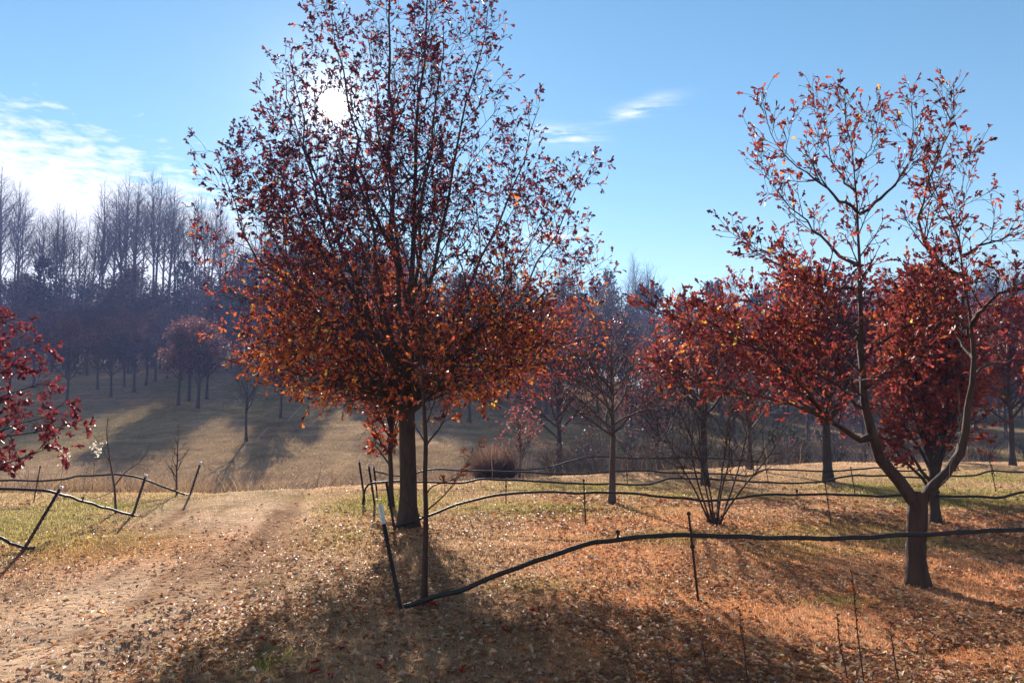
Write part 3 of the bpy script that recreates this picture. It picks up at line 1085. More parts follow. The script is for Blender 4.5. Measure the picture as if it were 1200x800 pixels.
    keep = rng.random(len(lp)) < np.where(lp[:, 2] > 2.9, 0.62, 1.0)
    lp, ld = lp[keep], ld[keep]
    n = len(lp)
    size = rng.uniform(0.036, 0.070, n)
    fr = leaf_frames(rng, ld, 0.1)
    tint = palette(rng, n, [MAROON, WINE, (.22, .04, .03), BRICK, RUSTY, ORANGE, GOLD], (2.5, 4, 4, 4, 1.5, .6, .25))
    order = np.argsort(lp[:, 1] + 0.5 * rng.random(n))
    tag(link('crown', leaf_mesh('crown', lp[order[300:]], fr[order[300:]], size[order[300:]], tint[order[300:]]), M_leaf, root), kind='stuff')
    leaf_parts(root, rng, lp, fr, size * 1.1, tint, order[:300], M_leaf)
    print('right tree leaves', n)


def build_left_tree():
    rng = np.random.default_rng(41)
    Y = 7.2
    base = np.array([-6.35, Y, float(hgt(-6.35, Y))])
    root = thing('crimson_oak_tree', 'young oak with dense dark crimson leaves reaching over the black hoses', 'tree', base)

    def q(px, py, dy=0.0):
        return at(px, py, Y + dy) - base
    h = 2.75
    tr = [np.array([0, 0, -.06]), np.array([.02, 0, .5]), np.array([0, .03, 1.2]), np.array([.03, 0, 2.0]), np.array([.02, .02, h])]
    link('trunk', trunk_mesh('trunk', poly(tr), [.06, .052, .045, .03, .008], 12, 1.4, 16, 9), M_bark_red, root)
    B = [[np.array([.02, 0, .75]), q(-80, 545, -.1), q(-30, 525, -.2), q(10, 500, -.3), q(50, 490, -.3), q(75, 472, -.3)],
         [np.array([.02, 0, .85]), q(-80, 530, .2), q(-20, 515, .3), q(30, 508, .4), q(70, 500, .4), q(96, 492, .4)],
         [np.array([.02, 0, .7]), q(-60, 560, -.4), q(-10, 548, -.5), q(30, 535, -.5), q(68, 520, -.5)],
         [np.array([.02, 0, 1.2]), q(-90, 470, -.1), q(-40, 440, -.2), q(5, 415, -.2), q(48, 400, -.2)],
         [np.array([.02, 0, 1.35]), q(-90, 440, .3), q(-50, 410, .4), q(-10, 385, .5), q(18, 372, .5)],
         [np.array([.02, 0, .95]), q(-90, 500, 0), q(-40, 480, 0), q(10, 462, .1), q(60, 445, .1)],
         [np.array([.02, 0, 1.0]), q(-100, 480, -.4), q(-50, 455, -.6), q(-10, 440, -.7), q(25, 425, -.7)],
         [np.array([0, 0, 1.6]), q(-110, 390, -.2), q(-70, 370, -.3), q(-30, 360, -.3)]]
    for a in (1.4, 2.2, 3.0, 3.8, 4.6, 5.2):      # limbs on the far sides of the trunk
        z0 = 0.8 + 0.18 * a
        B.append([np.array([0, 0, z0]), np.array([.45 * math.cos(a), .45 * math.sin(a), z0 + .25]), np.array([.85 * math.cos(a), .85 * math.sin(a), z0 + .5])])
    PT = np.array([resample(poly(b), 12) for b in B])
    RD = np.array([.018 * (1 - .82 * np.linspace(0, 1, 12)) for _ in B])
    p, d, r, t, idx = spawn(rng, PT, RD, 15, .25, 1.0, .8, .2, .05)
    L = rng.uniform(.12, .34, len(p)) * (1.2 - .5 * t)
    P2, R2 = shoots(rng, p, d, L, np.minimum(r * .6, .006), 6, .3, .13, .03)
    p, d, r, t, idx2 = spawn(rng, P2, R2, 4, .2, 1.0, .75, .2, .05)
    P3, R3 = shoots(rng, p, d, rng.uniform(.05, .15, len(p)), np.minimum(r * .7, .0035), 4, .5, .12, 0)
    own3 = idx[idx2]
    for i in range(len(B)):
        link('branch', wood_mesh('branch', [(PT[i:i + 1], RD[i:i + 1], 7), (P2[idx == i], R2[idx == i], 5), (P3[own3 == i], R3[own3 == i], 3)]), M_bark_red, root)
    lp1, ld1 = on_twigs(rng, P3, 8, .1)
    lp2, ld2 = on_twigs(rng, P2, 5, .3)
    lp, ld = np.concatenate([lp1, lp2]), np.concatenate([ld1, ld2])
    n = len(lp)
    size = rng.uniform(.042, .075, n)
    fr = leaf_frames(rng, ld, .3)
    tint = palette(rng, n, [WINE, (.18, .026, .030), (.25, .042, .038), MAROON], (4, 4, 2, 3))
    score = -lp[:, 0] + 0.3 * rng.random(n)
    order = np.argsort(score)
    tag(link('crown', leaf_mesh('crown', lp[order[300:]], fr[order[300:]], size[order[300:]], tint[order[300:]]), M_leaf, root), kind='stuff')
    leaf_parts(root, rng, lp, fr, size * 1.05, tint, order[:300], M_leaf)


def build_young_tree():
    rng = np.random.default_rng(51)
    Y = 6.02
    base = ground(497, Y)
    root = thing('young_tree', 'slender bare young tree standing just in front of the tall oak', 'tree', base)

    def q(px, py, dy=0.0):
        return at(px, py, Y + dy) - base
    tr = [q(497, 708), q(498, 650), q(499, 600), q(498, 560), q(499, 520), q(497, 480), q(494, 430), q(495, 370)]
    link('trunk', trunk_mesh('trunk', poly(tr), [.024, .022, .020, .018, .017, .013, .009, .003], 10, 1.3, 24, 5), M_bark_red, root)
    B = [([q(499, 522), q(508, 510, -.05), q(516, 500, -.08), q(524, 482, -.1), q(530, 450, -.1)], .009),
         ([q(500, 598), q(512, 588, -.05), q(525, 575, -.08), q(541, 552, -.1), q(556, 530, -.1)], .007),
         ([q(499, 580), q(506, 570, .05), q(520, 565, .1), q(540, 558, .12), q(560, 545, .15)], .006),
         ([q(498, 518), q(490, 505, .1), q(480, 490, .2), q(470, 470, .2)], .007),
         ([q(497, 606), q(485, 600, -.05), q(478, 590, -.1), q(465, 580, -.1)], .005),
         ([q(498, 500), q(506, 480, .1), q(512, 455, .15), q(515, 420, .2)], .006),
         ([q(496, 460), q(488, 440, -.1), q(480, 410, -.1), q(476, 380, -.1)], .006),
         ([q(496, 470), q(510, 445, -.2), q(522, 415, -.25), q(528, 385, -.25)], .006)]
    lps, lds = [], []
    for b, r0 in B:
        P = resample(poly(b), 10)[None]
        Rr = (r0 * (1 - .8 * np.linspace(0, 1, 10)))[None]
        p, d, r, t, idx = spawn(rng, P, Rr, 7, .3, 1.0, .7, .2, .15)
        P2, R2 = shoots(rng, p, d, rng.uniform(.06, .2, len(p)), np.minimum(r * .7, .003), 5, .4, .12, .05)
        link('branch', wood_mesh('branch', [(P, Rr, 7), (P2, R2, 4)]), M_bark_red, root)
        if b[-1][2] > 1.1:
            a, c = on_twigs(rng, P2, 5, .3)
            lps.append(a)
            lds.append(c)
    lp, ld = np.concatenate(lps), np.concatenate(lds)
    n = len(lp)
    tint = palette(rng, n, [BRICK, RUSTY, ORANGE], (3, 4, 2))
    fr = leaf_frames(rng, ld, .35)
    size = rng.uniform(.04, .065, n)
    leaf_parts(root, rng, lp, fr, size, tint, np.arange(n), M_leaf)


build_main_oak()
build_right_tree()
build_left_tree()
build_young_tree()


# ------------------------------------------------------------------ tree kinds grown from a recipe
def grow_tree(root, seed, H, trunk_r, fork, Rz, zs, n1=22, ang=.9, up=.08, bark=None, leafm=None, n2=7, n3=3, leaves=0, lsize=(.05, .08),
              cols=None, w=None, lean=0.0, tv=BEECH_V, tt=BEECH_T, twig=.004, keep=1.0, hang=.2, wob=.10, multi=1, sides=8, single=0):
    """trunk with limbs inside an outline Rz(zs); crown of leaves (or of bare twigs)"""
    rng = np.random.default_rng(seed)
    k = 14
    stems = []
    for s in range(multi):
        a = rng.random() * 6.28
        z = np.linspace(-.06, H, k)
        amp = wob * np.cumsum(rng.normal(0, 1, (k, 2)), 0) * H / k * .55
        P = np.stack([amp[:, 0] + lean * z, amp[:, 1], z], 1)
        P[0, :2] = 0
        if multi > 1:
            sp = (.25 + .2 * rng.random()) * np.maximum(z, 0) ** 1.1
            a = s * 6.28 / multi + rng.normal(0, .3)
            P[:, 0] += math.cos(a) * sp
            P[:, 1] += math.sin(a) * sp * .8
        stems.append(P)
    PT = np.array(stems)
    tt_ = np.linspace(0, 1, k)
    RD = np.array([trunk_r * (1 - .93 * tt_ ** .9) for _ in stems])
    RD[:, 0] *= 1.35
    p, d, r, t, _ = spawn(rng, PT, RD, n1, fork, .98, ang, .2, up)
    L = reach(p, d, np.array(Rz), np.array(zs), max(Rz) * 2.2, (0, 0)) * rng.uniform(.8, 1.05, len(p))
    L = np.clip(L, .06 * H, .8 * H)
    P2, R2 = shoots(rng, p, d, L, np.minimum(r * .6, trunk_r * .42), 8, .25, .11, .05)
    nn = np.clip((n2 * L / np.median(L)).astype(int), 2, n2 * 2)
    p, d, r, t, i2 = spawn(rng, P2, R2, nn, .2, 1.0, .75, .2, .10)
    L3 = np.clip(L[i2] * (.5 - .28 * t) * rng.uniform(.7, 1.3, len(p)), .03 * H, .3 * H)
    P3, R3 = shoots(rng, p, d, L3, np.minimum(r * .6, twig * 2.0), 4, .35, .14, .05)
    p, d, r, t, i3 = spawn(rng, P3, R3, n3, .25, 1.0, .7, .2, .06)
    L4 = np.clip(L3[i3] * rng.uniform(.3, .65, len(p)), .02 * H, .16 * H)
    P4, R4 = shoots(rng, p, d, L4, np.minimum(r * .7, twig), 3, .5, .13, .03)
    link('trunk', wood_mesh('trunk', [(PT, RD, sides)]), bark, root)
    link('branches', wood_mesh('branches', [(P2, R2, 5), (P3, R3, 3), (P4, R4, 3)]), bark, root)
    if leaves:
        a1, b1 = on_twigs(rng, P4, leaves, .1)
        a2, b2 = on_twigs(rng, P3, max(1, leaves // 2), .3)
        lp, ld = np.concatenate([a1, a2]), np.concatenate([b1, b2])
        kk = rng.random(len(lp)) < keep * (0.45 + 1.0 * smooth(.35, .55, fbm(lp[:, 0] + lp[:, 1] * .7, lp[:, 2] + lp[:, 1] * .5, 5.0 / H, 3)))
        lp, ld = lp[kk], ld[kk]
        n = len(lp)
        fr = leaf_frames(rng, ld, hang)
        c = palette(rng, n, cols, w)
        tag(link('crown', leaf_mesh('crown', lp, fr, rng.uniform(*lsize, n), c, tv, tt), leafm or M_leaf_far, root), kind='stuff')
        return n
    return 0


REDS = [WINE, (.21, .035, .030), BRICK, RUSTY, ORANGE]
n = 0
# columnar tree behind the forked oak
t = thing('columnar_beech_tree', 'dense upright copper red columnar tree right behind the forked oak', 'tree', ground(1089, 10.15))
n += grow_tree(t, 61, 3.4, .070, .13, [.16, .36, .56, .68, .70, .62, .35, .05], [.42, .65, 1.1, 1.7, 2.3, 2.8, 3.2, 3.5], 84, .62, .22, M_bark, M_leaf, 9, 4, 9,
               (.05, .082), [(.20, .042, .03), (.28, .065, .040), BRICK, RUSTY], (3, 4, 4, 2.5), keep=.9, twig=.003, wob=.05)
t = thing('columnar_beech_tree', 'slim russet columnar tree hidden behind the tall oak trunk', 'tree', ground(461, 11.5))
n += grow_tree(t, 62, 3.6, .045, .16, [.08, .22, .38, .46, .48, .40, .25, .05], [.55, .8, 1.2, 1.8, 2.5, 3.0, 3.4, 3.7], 40, .5, .25, M_bark, M_leaf, 8, 4, 7,
               (.05, .08), [(.20, .045, .03), BRICK, RUSTY, ORANGE], (3, 4, 4, 1.5), keep=.8, twig=.003, wob=.05)
# small-leaved bare tree mid-field
t = thing('small_bare_tree', 'small nearly bare tree with single straight trunk and purple brown twigs in the lawn', 'tree', ground(715, 11.85))
n += grow_tree(t, 63, 2.75, .062, .36, [.2, .7, 1.05, 1.15, 1.0, .7, .15], [.8, 1.0, 1.3, 1.7, 2.2, 2.6, 2.95], 30, 1.0, .12, M_bark_young, M_leaf, 11, 5, 1,
               (.03, .05), [MAROON, (.16, .07, .06), BRICK], (3, 4, 1), keep=.55, twig=.0035, wob=.05)
# vase-shaped bush
t = thing('vase_shrub', 'vase shaped bare shrub of many whippy stems rising from one dark clump', 'shrub', ground(834, 9.9))
rng = np.random.default_rng(64)
bt = []
for s in range(8):
    a = s * 2.4
    sp = rng.uniform(.14, .46)
    L = rng.uniform(1.3, 2.1)
    P, Rr = shoots(rng, np.array([[.05 * math.cos(a), .05 * math.sin(a), -.03]]), np.array([[sp * math.cos(a), sp * math.sin(a) * .8, 1.0]]), np.array([L]), np.array([.015]), 12, .2, .06, .02)
    p, d, r, tq, _ = spawn(rng, P, Rr, 15, .35, 1.0, .75, .2, .12)
    P2, R2 = shoots(rng, p, d, rng.uniform(.25, .7, len(p)), np.minimum(r * .7, .0055), 7, .3, .09, .03)
    p, d, r, tq, _ = spawn(rng, P2, R2, 8, .2, 1.0, .7, .2, .10)
    P3, R3 = shoots(rng, p, d, rng.uniform(.1, .3, len(p)), np.clip(r * .8, .0028, .004), 5, .6, .1, .02)
    link('stem', wood_mesh('stem', [(P, Rr, 6), (P2, R2, 4), (P3, R3, 3)]), M_bark_red, t)
pp, dd = shoots(rng, np.tile([[0, 0, -.02]], (90, 1)) + rng.normal(0, .05, (90, 3)) * [1, 1, .1], norm(rng.normal(0, .5, (90, 3)) + [0, 0, 1.0]), rng.uniform(.08, .24, 90), np.full(90, .006), 4, .3, .1, .1)
link('stool', wood_mesh('stool', [(pp, dd, 4)]), M_bark, t)

# red trees to the right of the oak
t = thing('red_maple_tree', 'broad wine red tree with stout dark trunk casting a long shadow across the lawn', 'tree', ground(967, 15.3))
n += grow_tree(t, 65, 4.3, .11, .24, [.8, 1.5, 1.75, 1.8, 1.6, 1.1, .2], [.7, .95, 1.5, 2.4, 3.2, 4.0, 4.6], 54, 1.0, .08, M_bark, M_leaf_far, 10, 5, 8,
               (.07, .105), [MAROON, WINE, BRICK, RUSTY], (4, 5, 3, .6), keep=.62, twig=.005, wob=.06)
t = thing('red_maple_tree', 'brick red tree with orange flecks behind the vase shaped shrub', 'tree', ground(824, 14.5))
n += grow_tree(t, 66, 3.5, .085, .34, [.3, 1.0, 1.3, 1.4, 1.2, .8, .2], [1.15, 1.35, 1.8, 2.3, 2.9, 3.4, 3.8], 36, 1.0, .08, M_bark, M_leaf_far, 9, 5, 6,
               (.07, .10), [WINE, BRICK, RUSTY, ORANGE, GOLD], (4, 5, 2, .8, .15), keep=.5, twig=.005, wob=.06)
t = thing('bare_crown_tree', 'grey twiggy leafless tree standing between the brick red and wine red trees', 'tree', ground(876, 17.8))
n += grow_tree(t, 67, 2.9, .075, .26, [.3, 1.0, 1.4, 1.5, 1.2, .8, .2], [.7, .95, 1.3, 1.7, 2.2, 2.6, 3.1], 30, .85, .15, M_bark_young, M_leaf_far, 9, 4, 1,
               (.03, .05), [(.2, .12, .09), (.15, .05, .04)], (3, 1), keep=.4, twig=.006, wob=.06)
t = thing('red_maple_tree', 'dense brick red tree on the far right lawn beyond the copper columnar tree', 'tree', ground(1181, 18.9))
n += grow_tree(t, 68, 4.1, .08, .26, [.4, 1.0, 1.35, 1.45, 1.3, .9, .2], [.85, 1.05, 1.5, 2.2, 3.0, 3.8, 4.4], 40, .85, .12, M_bark, M_leaf_far, 10, 5, 8,
               (.07, .11), [WINE, (.22, .04, .035), BRICK, RUSTY], (3, 5, 3, .8), keep=.7, twig=.005, wob=.06)
t = thing('red_maple_tree', 'crimson tree crown rising behind the low right limbs of the tall oak', 'tree', ground(655, 23.5))
n += grow_tree(t, 69, 5.7, .11, .24, [.4, 1.3, 1.8, 1.9, 1.6, 1.1, .2], [1.4, 1.7, 2.4, 3.4, 4.5, 5.3, 5.9], 34, .85, .12, M_bark, M_leaf_far, 10, 4, 7,
               (.08, .12), [WINE, (.22, .035, .035), BRICK, RUSTY], (4, 5, 4, 1), keep=.42, twig=.007, wob=.06)
t = thing('red_maple_tree', 'loose red tree between the small bare tree and the brick red tree, farther off', 'tree', ground(770, 26.0))
n += grow_tree(t, 70, 3.6, .09, .24, [.4, 1.1, 1.5, 1.6, 1.3, .8, .2], [1.0, 1.3, 1.8, 2.4, 3.0, 3.5, 3.9], 30, .85, .12, M_bark, M_leaf_far, 10, 4, 5,
               (.08, .12), [WINE, MAROON, BRICK], (4, 4, 3), keep=.3, twig=.007, wob=.06)
t = thing('red_maple_tree', 'tall wine red tree filling the gap behind the wine red and copper trees', 'tree', ground(1050, 22.0))
n += grow_tree(t, 71, 5.0, .11, .22, [.4, 1.2, 1.7, 1.9, 1.7, 1.2, .2], [1.1, 1.4, 2.0, 3.0, 4.0, 4.8, 5.4], 40, .85, .12, M_bark, M_leaf_far, 10, 5, 8,
               (.08, .12), [MAROON, WINE, BRICK, RUSTY], (4, 5, 3, .5), keep=.5, twig=.007, wob=.06)
# saplings on the left
t = thing('bare_sapling', 'bare forked sapling beside the sagging hoses at the field edge', 'sapling', ground(136, 10.7))
rng = np.random.default_rng(72)
Yb = 10.7
b0 = ground(136, Yb)


def ql(px, py, dy=0.0):
    return at(px, py, Yb + dy) - b0


sap = [([ql(136, 608), ql(134, 570), ql(128, 535), ql(125, 505), ql(127, 490)], .019), ([ql(135, 568), ql(148, 552, .1), ql(165, 540, .15), ql(176, 522, .2)], .010),
       ([ql(128, 540), ql(118, 522, -.1), ql(106, 504, -.15)], .007), ([ql(160, 543, .15), ql(178, 545, .2), ql(196, 532, .25)], .005), ([ql(134, 575), ql(112, 583, -.1), ql(95, 578, -.15)], .006)]
for i, (b, r0) in enumerate(sap):
    P = resample(poly(b), 10)[None]
    Rr = (r0 * (1 - .75 * np.linspace(0, 1, 10)))[None]
    p, d, r, tq, _ = spawn(rng, P, Rr, 6, .45, 1.0, .7, .2, .15)
    P2, R2 = shoots(rng, p, d, rng.uniform(.06, .22, len(p)), np.minimum(r * .6, .0035), 5, .4, .1, .05)
    link('trunk' if i == 0 else 'branch', wood_mesh('branch', [(P, Rr, 8), (P2, R2, 4)]), M_bark_young, t)
t = thing('bare_sapling', 'small twiggy bare sapling on the crest beside a leaning stake', 'sapling', ground(212, 12.7))
grow_tree(t, 73, 1.2, .022, .2, [.1, .25, .3, .22, .05], [.15, .35, .7, 1.0, 1.3], 14, .6, .15, M_bark_young, None, 5, 2, 0, twig=.0035, wob=.1)
# low tree with small rusty leaves by the mound
t = thing('small_rusty_tree', 'small tree with rusty leaves beside the rounded brown mound', 'tree', ground(609, 17.5))
n += grow_tree(t, 74, 1.75, .035, .25, [.15, .55, .72, .7, .5, .1], [.35, .5, .8, 1.15, 1.55, 1.85], 22, .85, .1, M_bark, M_leaf_far, 7, 3, 3,
               (.05, .08), [(.20, .06, .05), BRICK, (.28, .12, .09)], (4, 3, 3), keep=.5, twig=.006)
print('recipe tree leaves', n)


# ------------------------------------------------------------------ rounded mound of dry grass, reeds and brush in the hollow
def tuft_stuff(name, label, cat, x, y, h, tint, seed, w=.006, spread=.35, mat=None, seg=2):
    rng = np.random.default_rng(seed)
    n = len(x)
    z = hgt(x, y)
    p0 = np.stack([x, y, z - .03], 1)
    d = norm(np.stack([rng.normal(0, spread, n), rng.normal(0, spread, n), np.ones(n)], 1))
    P, Rr = shoots(rng, p0, d, h, np.full(n, w), 4, .3, .22, -.08)
    # flat blades: two-sided ribbons
    a = rng.random(n) * np.pi
    s = np.stack([np.cos(a), np.sin(a), 0 * a], 1)
    wv = s[:, None, :] * Rr[:, :, None]
    V = np.stack([P - wv, P + wv], 2)                  # n,k,2,3
    k = 4
    i = np.arange(k - 1)
    q = np.stack([2 * i, 2 * i + 1, 2 * i + 3, 2 * i + 2], 1)
    Q = (q[None] + (np.arange(n) * 2 * k)[:, None, None]).reshape(-1, 4)
    me = mesh_np(name, V.reshape(-1, 3), quads=Q, colr=np.repeat(tint, 2 * k, 0))
    return tag(link(name, me, mat or M_brush), label, cat, kind='stuff')


def build_hollow():
    rng = np.random.default_rng(81)
    n = 15000
    px = rng.uniform(-60, 1260, n)
    Yc = np.interp(px, [-60, 0, 200, 400, 560, 700, 850, 1000, 1260], [18, 18, 17.4, 18.4, 20, 21.5, 22.5, 24, 25])
    y = Yc + rng.normal(0, 1.6, n)
    x = (px - 600) / F * y
    cl = fbm(x, y, .8, 3)
    k = rng.random(n) < smooth(.30, .52, cl)
    x, y, cl, px = x[k], y[k], cl[k], px[k]
    n = len(x)
    h = (.25 + .65 * rng.random(n) ** 1.4) * (.25 + 1.4 * cl)
    tint = palette(rng, n, [(.17, .11, .065), (.13, .08, .058), (.23, .155, .085), (.09, .055, .045)], (4, 4, 1.5, 3))
    tuft_stuff('dry_reeds', 'tall dry brown weeds and reeds filling the hollow below the hillside', 'weeds', x, y, h, tint, 82, .008, .6)
    # clump of dry weeds on the left behind the hoses
    n = 2600
    x = rng.normal(-7.7, 1.1, n)
    y = rng.normal(14.6, .5, n)
    tint = palette(rng, n, [(.26, .165, .085), (.20, .12, .068), (.31, .21, .115)], (3, 3, 2))
    tuft_stuff('dry_weeds', 'straw coloured weed clump behind the bare forked sapling', 'weeds', x, y, .15 + .38 * rng.random(n), tint, 83, .006, .4)
    # rounded mound
    m = thing('brown_grass_mound', 'rounded dome of drooping dark brown ornamental grass at the edge of the lawn', 'ornamental grass', ground(580, 17.2))
    n = 3600
    a = rng.random(n) * 6.28
    r = .28 * np.sqrt(rng.random(n))
    p0 = np.stack([r * np.cos(a), r * np.sin(a), np.full(n, -.03)], 1)
    sp = rng.uniform(.05, .95, n)
    d = norm(np.stack([np.cos(a) * sp, np.sin(a) * sp, np.full(n, .95)], 1))
    P, Rr = shoots(rng, p0, d, rng.uniform(.65, 1.05, n), np.full(n, .006), 6, .3, .06, -.17)
    s = norm(np.stack([-np.sin(a), np.cos(a), 0 * a], 1))
    V = np.stack([P - s[:, None] * Rr[:, :, None], P + s[:, None] * Rr[:, :, None]], 2)
    i = np.arange(5)
    q = np.stack([2 * i, 2 * i + 1, 2 * i + 3, 2 * i + 2], 1)
    Q = (q[None] + (np.arange(n) * 12)[:, None, None]).reshape(-1, 4)
    tint = palette(rng, n, [(.17, .10, .07), (.24, .15, .10), (.11, .06, .05)], (3, 2, 3))
    tag(link('blades', mesh_np('blades', V.reshape(-1, 3), quads=Q, colr=np.repeat(tint, 12, 0)), M_brush, m), kind='stuff')
    # low leafless shrubs in the hollow and at the foot of the hill
    proto = None
    spots = [(650, 19.5, .9), (672, 20.5, 1.0), (700, 21.5, 1.0), (735, 22, .9), (765, 22.5, 1.1), (800, 23, .9), (690, 24, 1.2), (745, 25, 1.2),
             (905, 24, 1.1), (935, 24.5, 1.2), (1000, 24, 1.1), (1040, 25, 1.2), (1090, 25, 1.1), (1130, 26, 1.1), (975, 27, 1.5), (1060, 28, 1.4), (1150, 28, 1.2), (860, 25, 1.0), (1200, 30, 1.0)]
    for i, (px, Y, s) in enumerate(spots):
        if proto is None:
            proto = thing('leafless_shrub', 'leafless purple brown shrub in the weedy hollow behind the lawn', 'shrub', ground(px, Y), 'leafless shrubs along the hollow', 0, s)
            grow_tree(proto, 90, 1.25, .02, .05, [.5, .8, .9, .75, .3], [.0, .3, .7, 1.1, 1.5], 16, .7, .1, M_bark_far, M_leaf_far, 7, 3, 1, (.03, .05), [(.14, .08, .07), (.2, .1, .08)], (2, 1), keep=.35, twig=.006, multi=4, wob=.1)
        else:
            copy_thing(proto, ground(px, Y), rng.random() * 6.28, (s, s, s * rng.uniform(.8, 1.15)))
    e = thing('evergreen_shrub', 'low dark green shrub in the hollow left of the wine red tree trunk', 'shrub', ground(918, 26))
    grow_tree(e, 91, 1.5, .03, .04, [.7, .95, .9, .7, .2], [0, .3, .8, 1.2, 1.6], 14, .8, .05, M_bark, M_needle, 6, 3, 6, (.06, .1), [(.035, .055, .025), (.06, .075, .03)], (2, 1), keep=.9, twig=.005, multi=4)
    # pale seed plumes
    for (px, Y, hh, lab) in ((114, 14.0, .85, 'pale fluffy seed plume behind the bare forked sapling'), (77, 14.6, .8, 'faint beige seed plume among the weeds beside the crimson oak')):
        g = ground(px, Y)
        o = thing('seed_plume', lab, 'plume', g)
        st = np.array([[[0, 0, -.03], [.01, 0, .3], [.03, .0, .62], [.07, 0, hh]]])
        link('stalk', wood_mesh('stalk', [(st, np.array([[.006, .005, .004, .003]]), 5)]), M_stalk, o)
        nn = 75
        c = np.stack([rng.normal(.07, .05, nn), rng.normal(0, .05, nn), rng.normal(hh, .065, nn)], 1)
        tag(link('seed_head', leaf_mesh('seed_head', c, leaf_frames(rng, rng.normal(0, 1, (nn, 3)), 0), np.full(nn, .05), palette(rng, nn, [(.72, .62, .52), (.6, .5, .4)], (2, 1)), SIMPLE_V, SIMPLE_T), M_brush, o), kind='stuff')


build_hollow()


# ------------------------------------------------------------------ hillside orchard trees
def build_hill_trees():
    rng = np.random.default_rng(95)
    kinds = {}

    def proto(key, name, label, group, *a, **k):
        t = thing(name, label, 'tree', (0, 0, 0), group)
        grow_tree(t, *a, **k)
        kinds[key] = [t, False]

    def put(key, px, Y, s, label=None, sz=1.0, z=0):
        t, used = kinds[key]
        g = ground(px, Y)
        if not used:
            t.location = g
            t.scale = (s, s, s * sz)
            kinds[key][1] = True
            if label:
                t['label'] = label
                del t['group']
            return t
        c = copy_thing(t, g, rng.random() * 6.28, (s, s, s * sz))
        if label:
            c['label'] = label
            if 'group' in c:
                del c['group']
        return c
    PUR = [(.085, .042, .048), (.12, .055, .052), (.15, .062, .048), (.06, .03, .036)]
    RUS = [(.20, .075, .05), (.16, .06, .05), (.26, .11, .06)]
    ov = ([.4, 1.1, 1.5, 1.5, 1.2, .8, .2], [1.2, 1.5, 2.1, 3.1, 4.0, 4.7, 5.3])
    proto('dense', 'orchard_tree', 'dense dull purple orchard tree in the row on the hillside', 'dense purple orchard trees on the hillside',
          101, 5.0, .10, .26, *ov, 34, .8, .15, M_bark, M_leaf_far, 9, 5, 5, (.09, .14), PUR, (3, 4, 2, 3), keep=.8, twig=.010, wob=.05)
    proto('dense2', 'orchard_tree', 'russet brown orchard tree in the cluster on the open hillside', 'russet orchard trees clustered on the open hillside',
          102, 5.0, .11, .24, *ov, 34, .7, .2, M_bark, M_leaf_far, 9, 5, 5, (.09, .14), RUS + PUR[:2], (3, 3, 1, 3, 3), keep=.8, twig=.010, wob=.05)
    proto('bare', 'bare_orchard_tree', 'leafless twiggy orchard tree on the hillside', 'leafless orchard trees on the hillside',
          103, 4.2, .085, .30, [.3, 1.0, 1.4, 1.4, 1.0, .2], [1.2, 1.5, 2.1, 2.9, 3.8, 4.5], 28, .8, .15, M_bark_far, M_leaf_far, 9, 4, 1, (.04, .06), PUR, (1, 1, 1, 1), keep=.4, twig=.008, wob=.06)
    for px, Y, s in ((12, 44, .9), (40, 52, 1.0), (80, 42, .9), (78, 60, 1.05), (115, 50, .95), (131, 45, .9), (146, 52, .95), (158, 48, .95), (172, 53, 1.0), (182, 57, 1.05), (196, 60, 1.1), (102, 62, 1.1), (150, 66, 1.1), (60, 66, 1.1), (20, 64, 1.1),
                     (240, 66, 1.1), (278, 58, 1.1), (345, 52, 1.05), (318, 62, 1.1), (395, 60, 1.1), (425, 50, 1.0), (380, 70, 1.1)):
        put('dense', px, Y, s)
    for px, Y, s in ((210, 40.5, .86), (222, 42.5, .9), (233, 39.5, .88), (243, 43.5, .82)):
        put('dense2', px, Y, s)
    for px, Y, s in ((291, 29.5, .78), (430, 38, .9)):
        put('bare', px, Y, s)
    put('dense', 330, 36, .72, 'dark orchard tree with a pale stake behind the leafless hillside tree')
    for px, Y, s in ((550, 36, .95), (528, 44, 1.0), (585, 46, 1.0), (612, 50, 1.05), (640, 42, .95), (668, 50, 1.0), (700, 44, 1.0), (728, 52, 1.05), (757, 42, .95), (788, 48, 1.0), (815, 42, 1.0), (845, 50, 1.05),
                     (880, 40, 1.0), (910, 46, 1.1), (945, 38, 1.0), (985, 42, 1.0), (1020, 38, 1.0), (1052, 46, 1.1), (1100, 40, 1.05), (1140, 48, 1.1), (1175, 42, 1.0), (1215, 46, 1.1), (500, 52, 1.0), (465, 48, 1.0)):
        o = put('dense', px, Y, s, sz=rng.uniform(.85, 1.15))
        o['label'], o['group'] = 'dense dull purple orchard tree on the shaded slope behind the small bare tree', 'purple orchard trees on the shaded slope'
    for px, Y, s in ((740, 33, .8), (860, 34, .9), (1010, 32, .9), (1125, 35, 1.0)):
        o = put('bare', px, Y, s)
        o['label'], o['group'] = 'leafless twiggy orchard tree in the hollow behind the red trees', 'leafless orchard trees in the hollow'
    # pale tree stakes lying against trunks on the slope
    for px, Y, ln, ti, lab in ((299, 29, .75, 1.0, 'pale stake propped against the leafless hillside tree'), (338, 35, .9, .95, 'pale stake leaning beside the dark orchard tree'),
                               (602, 41, 1.9, -1.1, 'pale pole leaning low among the shaded hillside trees')):
        g = ground(px, Y)
        P = np.array([[g + [0, 0, -.02], g + [ln * .5 * math.sin(ti), -.1, ln * .5 * abs(math.cos(ti)) + .1], g + [ln * math.sin(ti), -.2, ln * abs(math.cos(ti)) + .2]]]) - g
        o = thing('pale_stake', lab, 'stake', g)
        link('shaft', wood_mesh('shaft', [(P, np.array([[.018, .017, .015]]), 6)]), M_pale, o)


build_hill_trees()


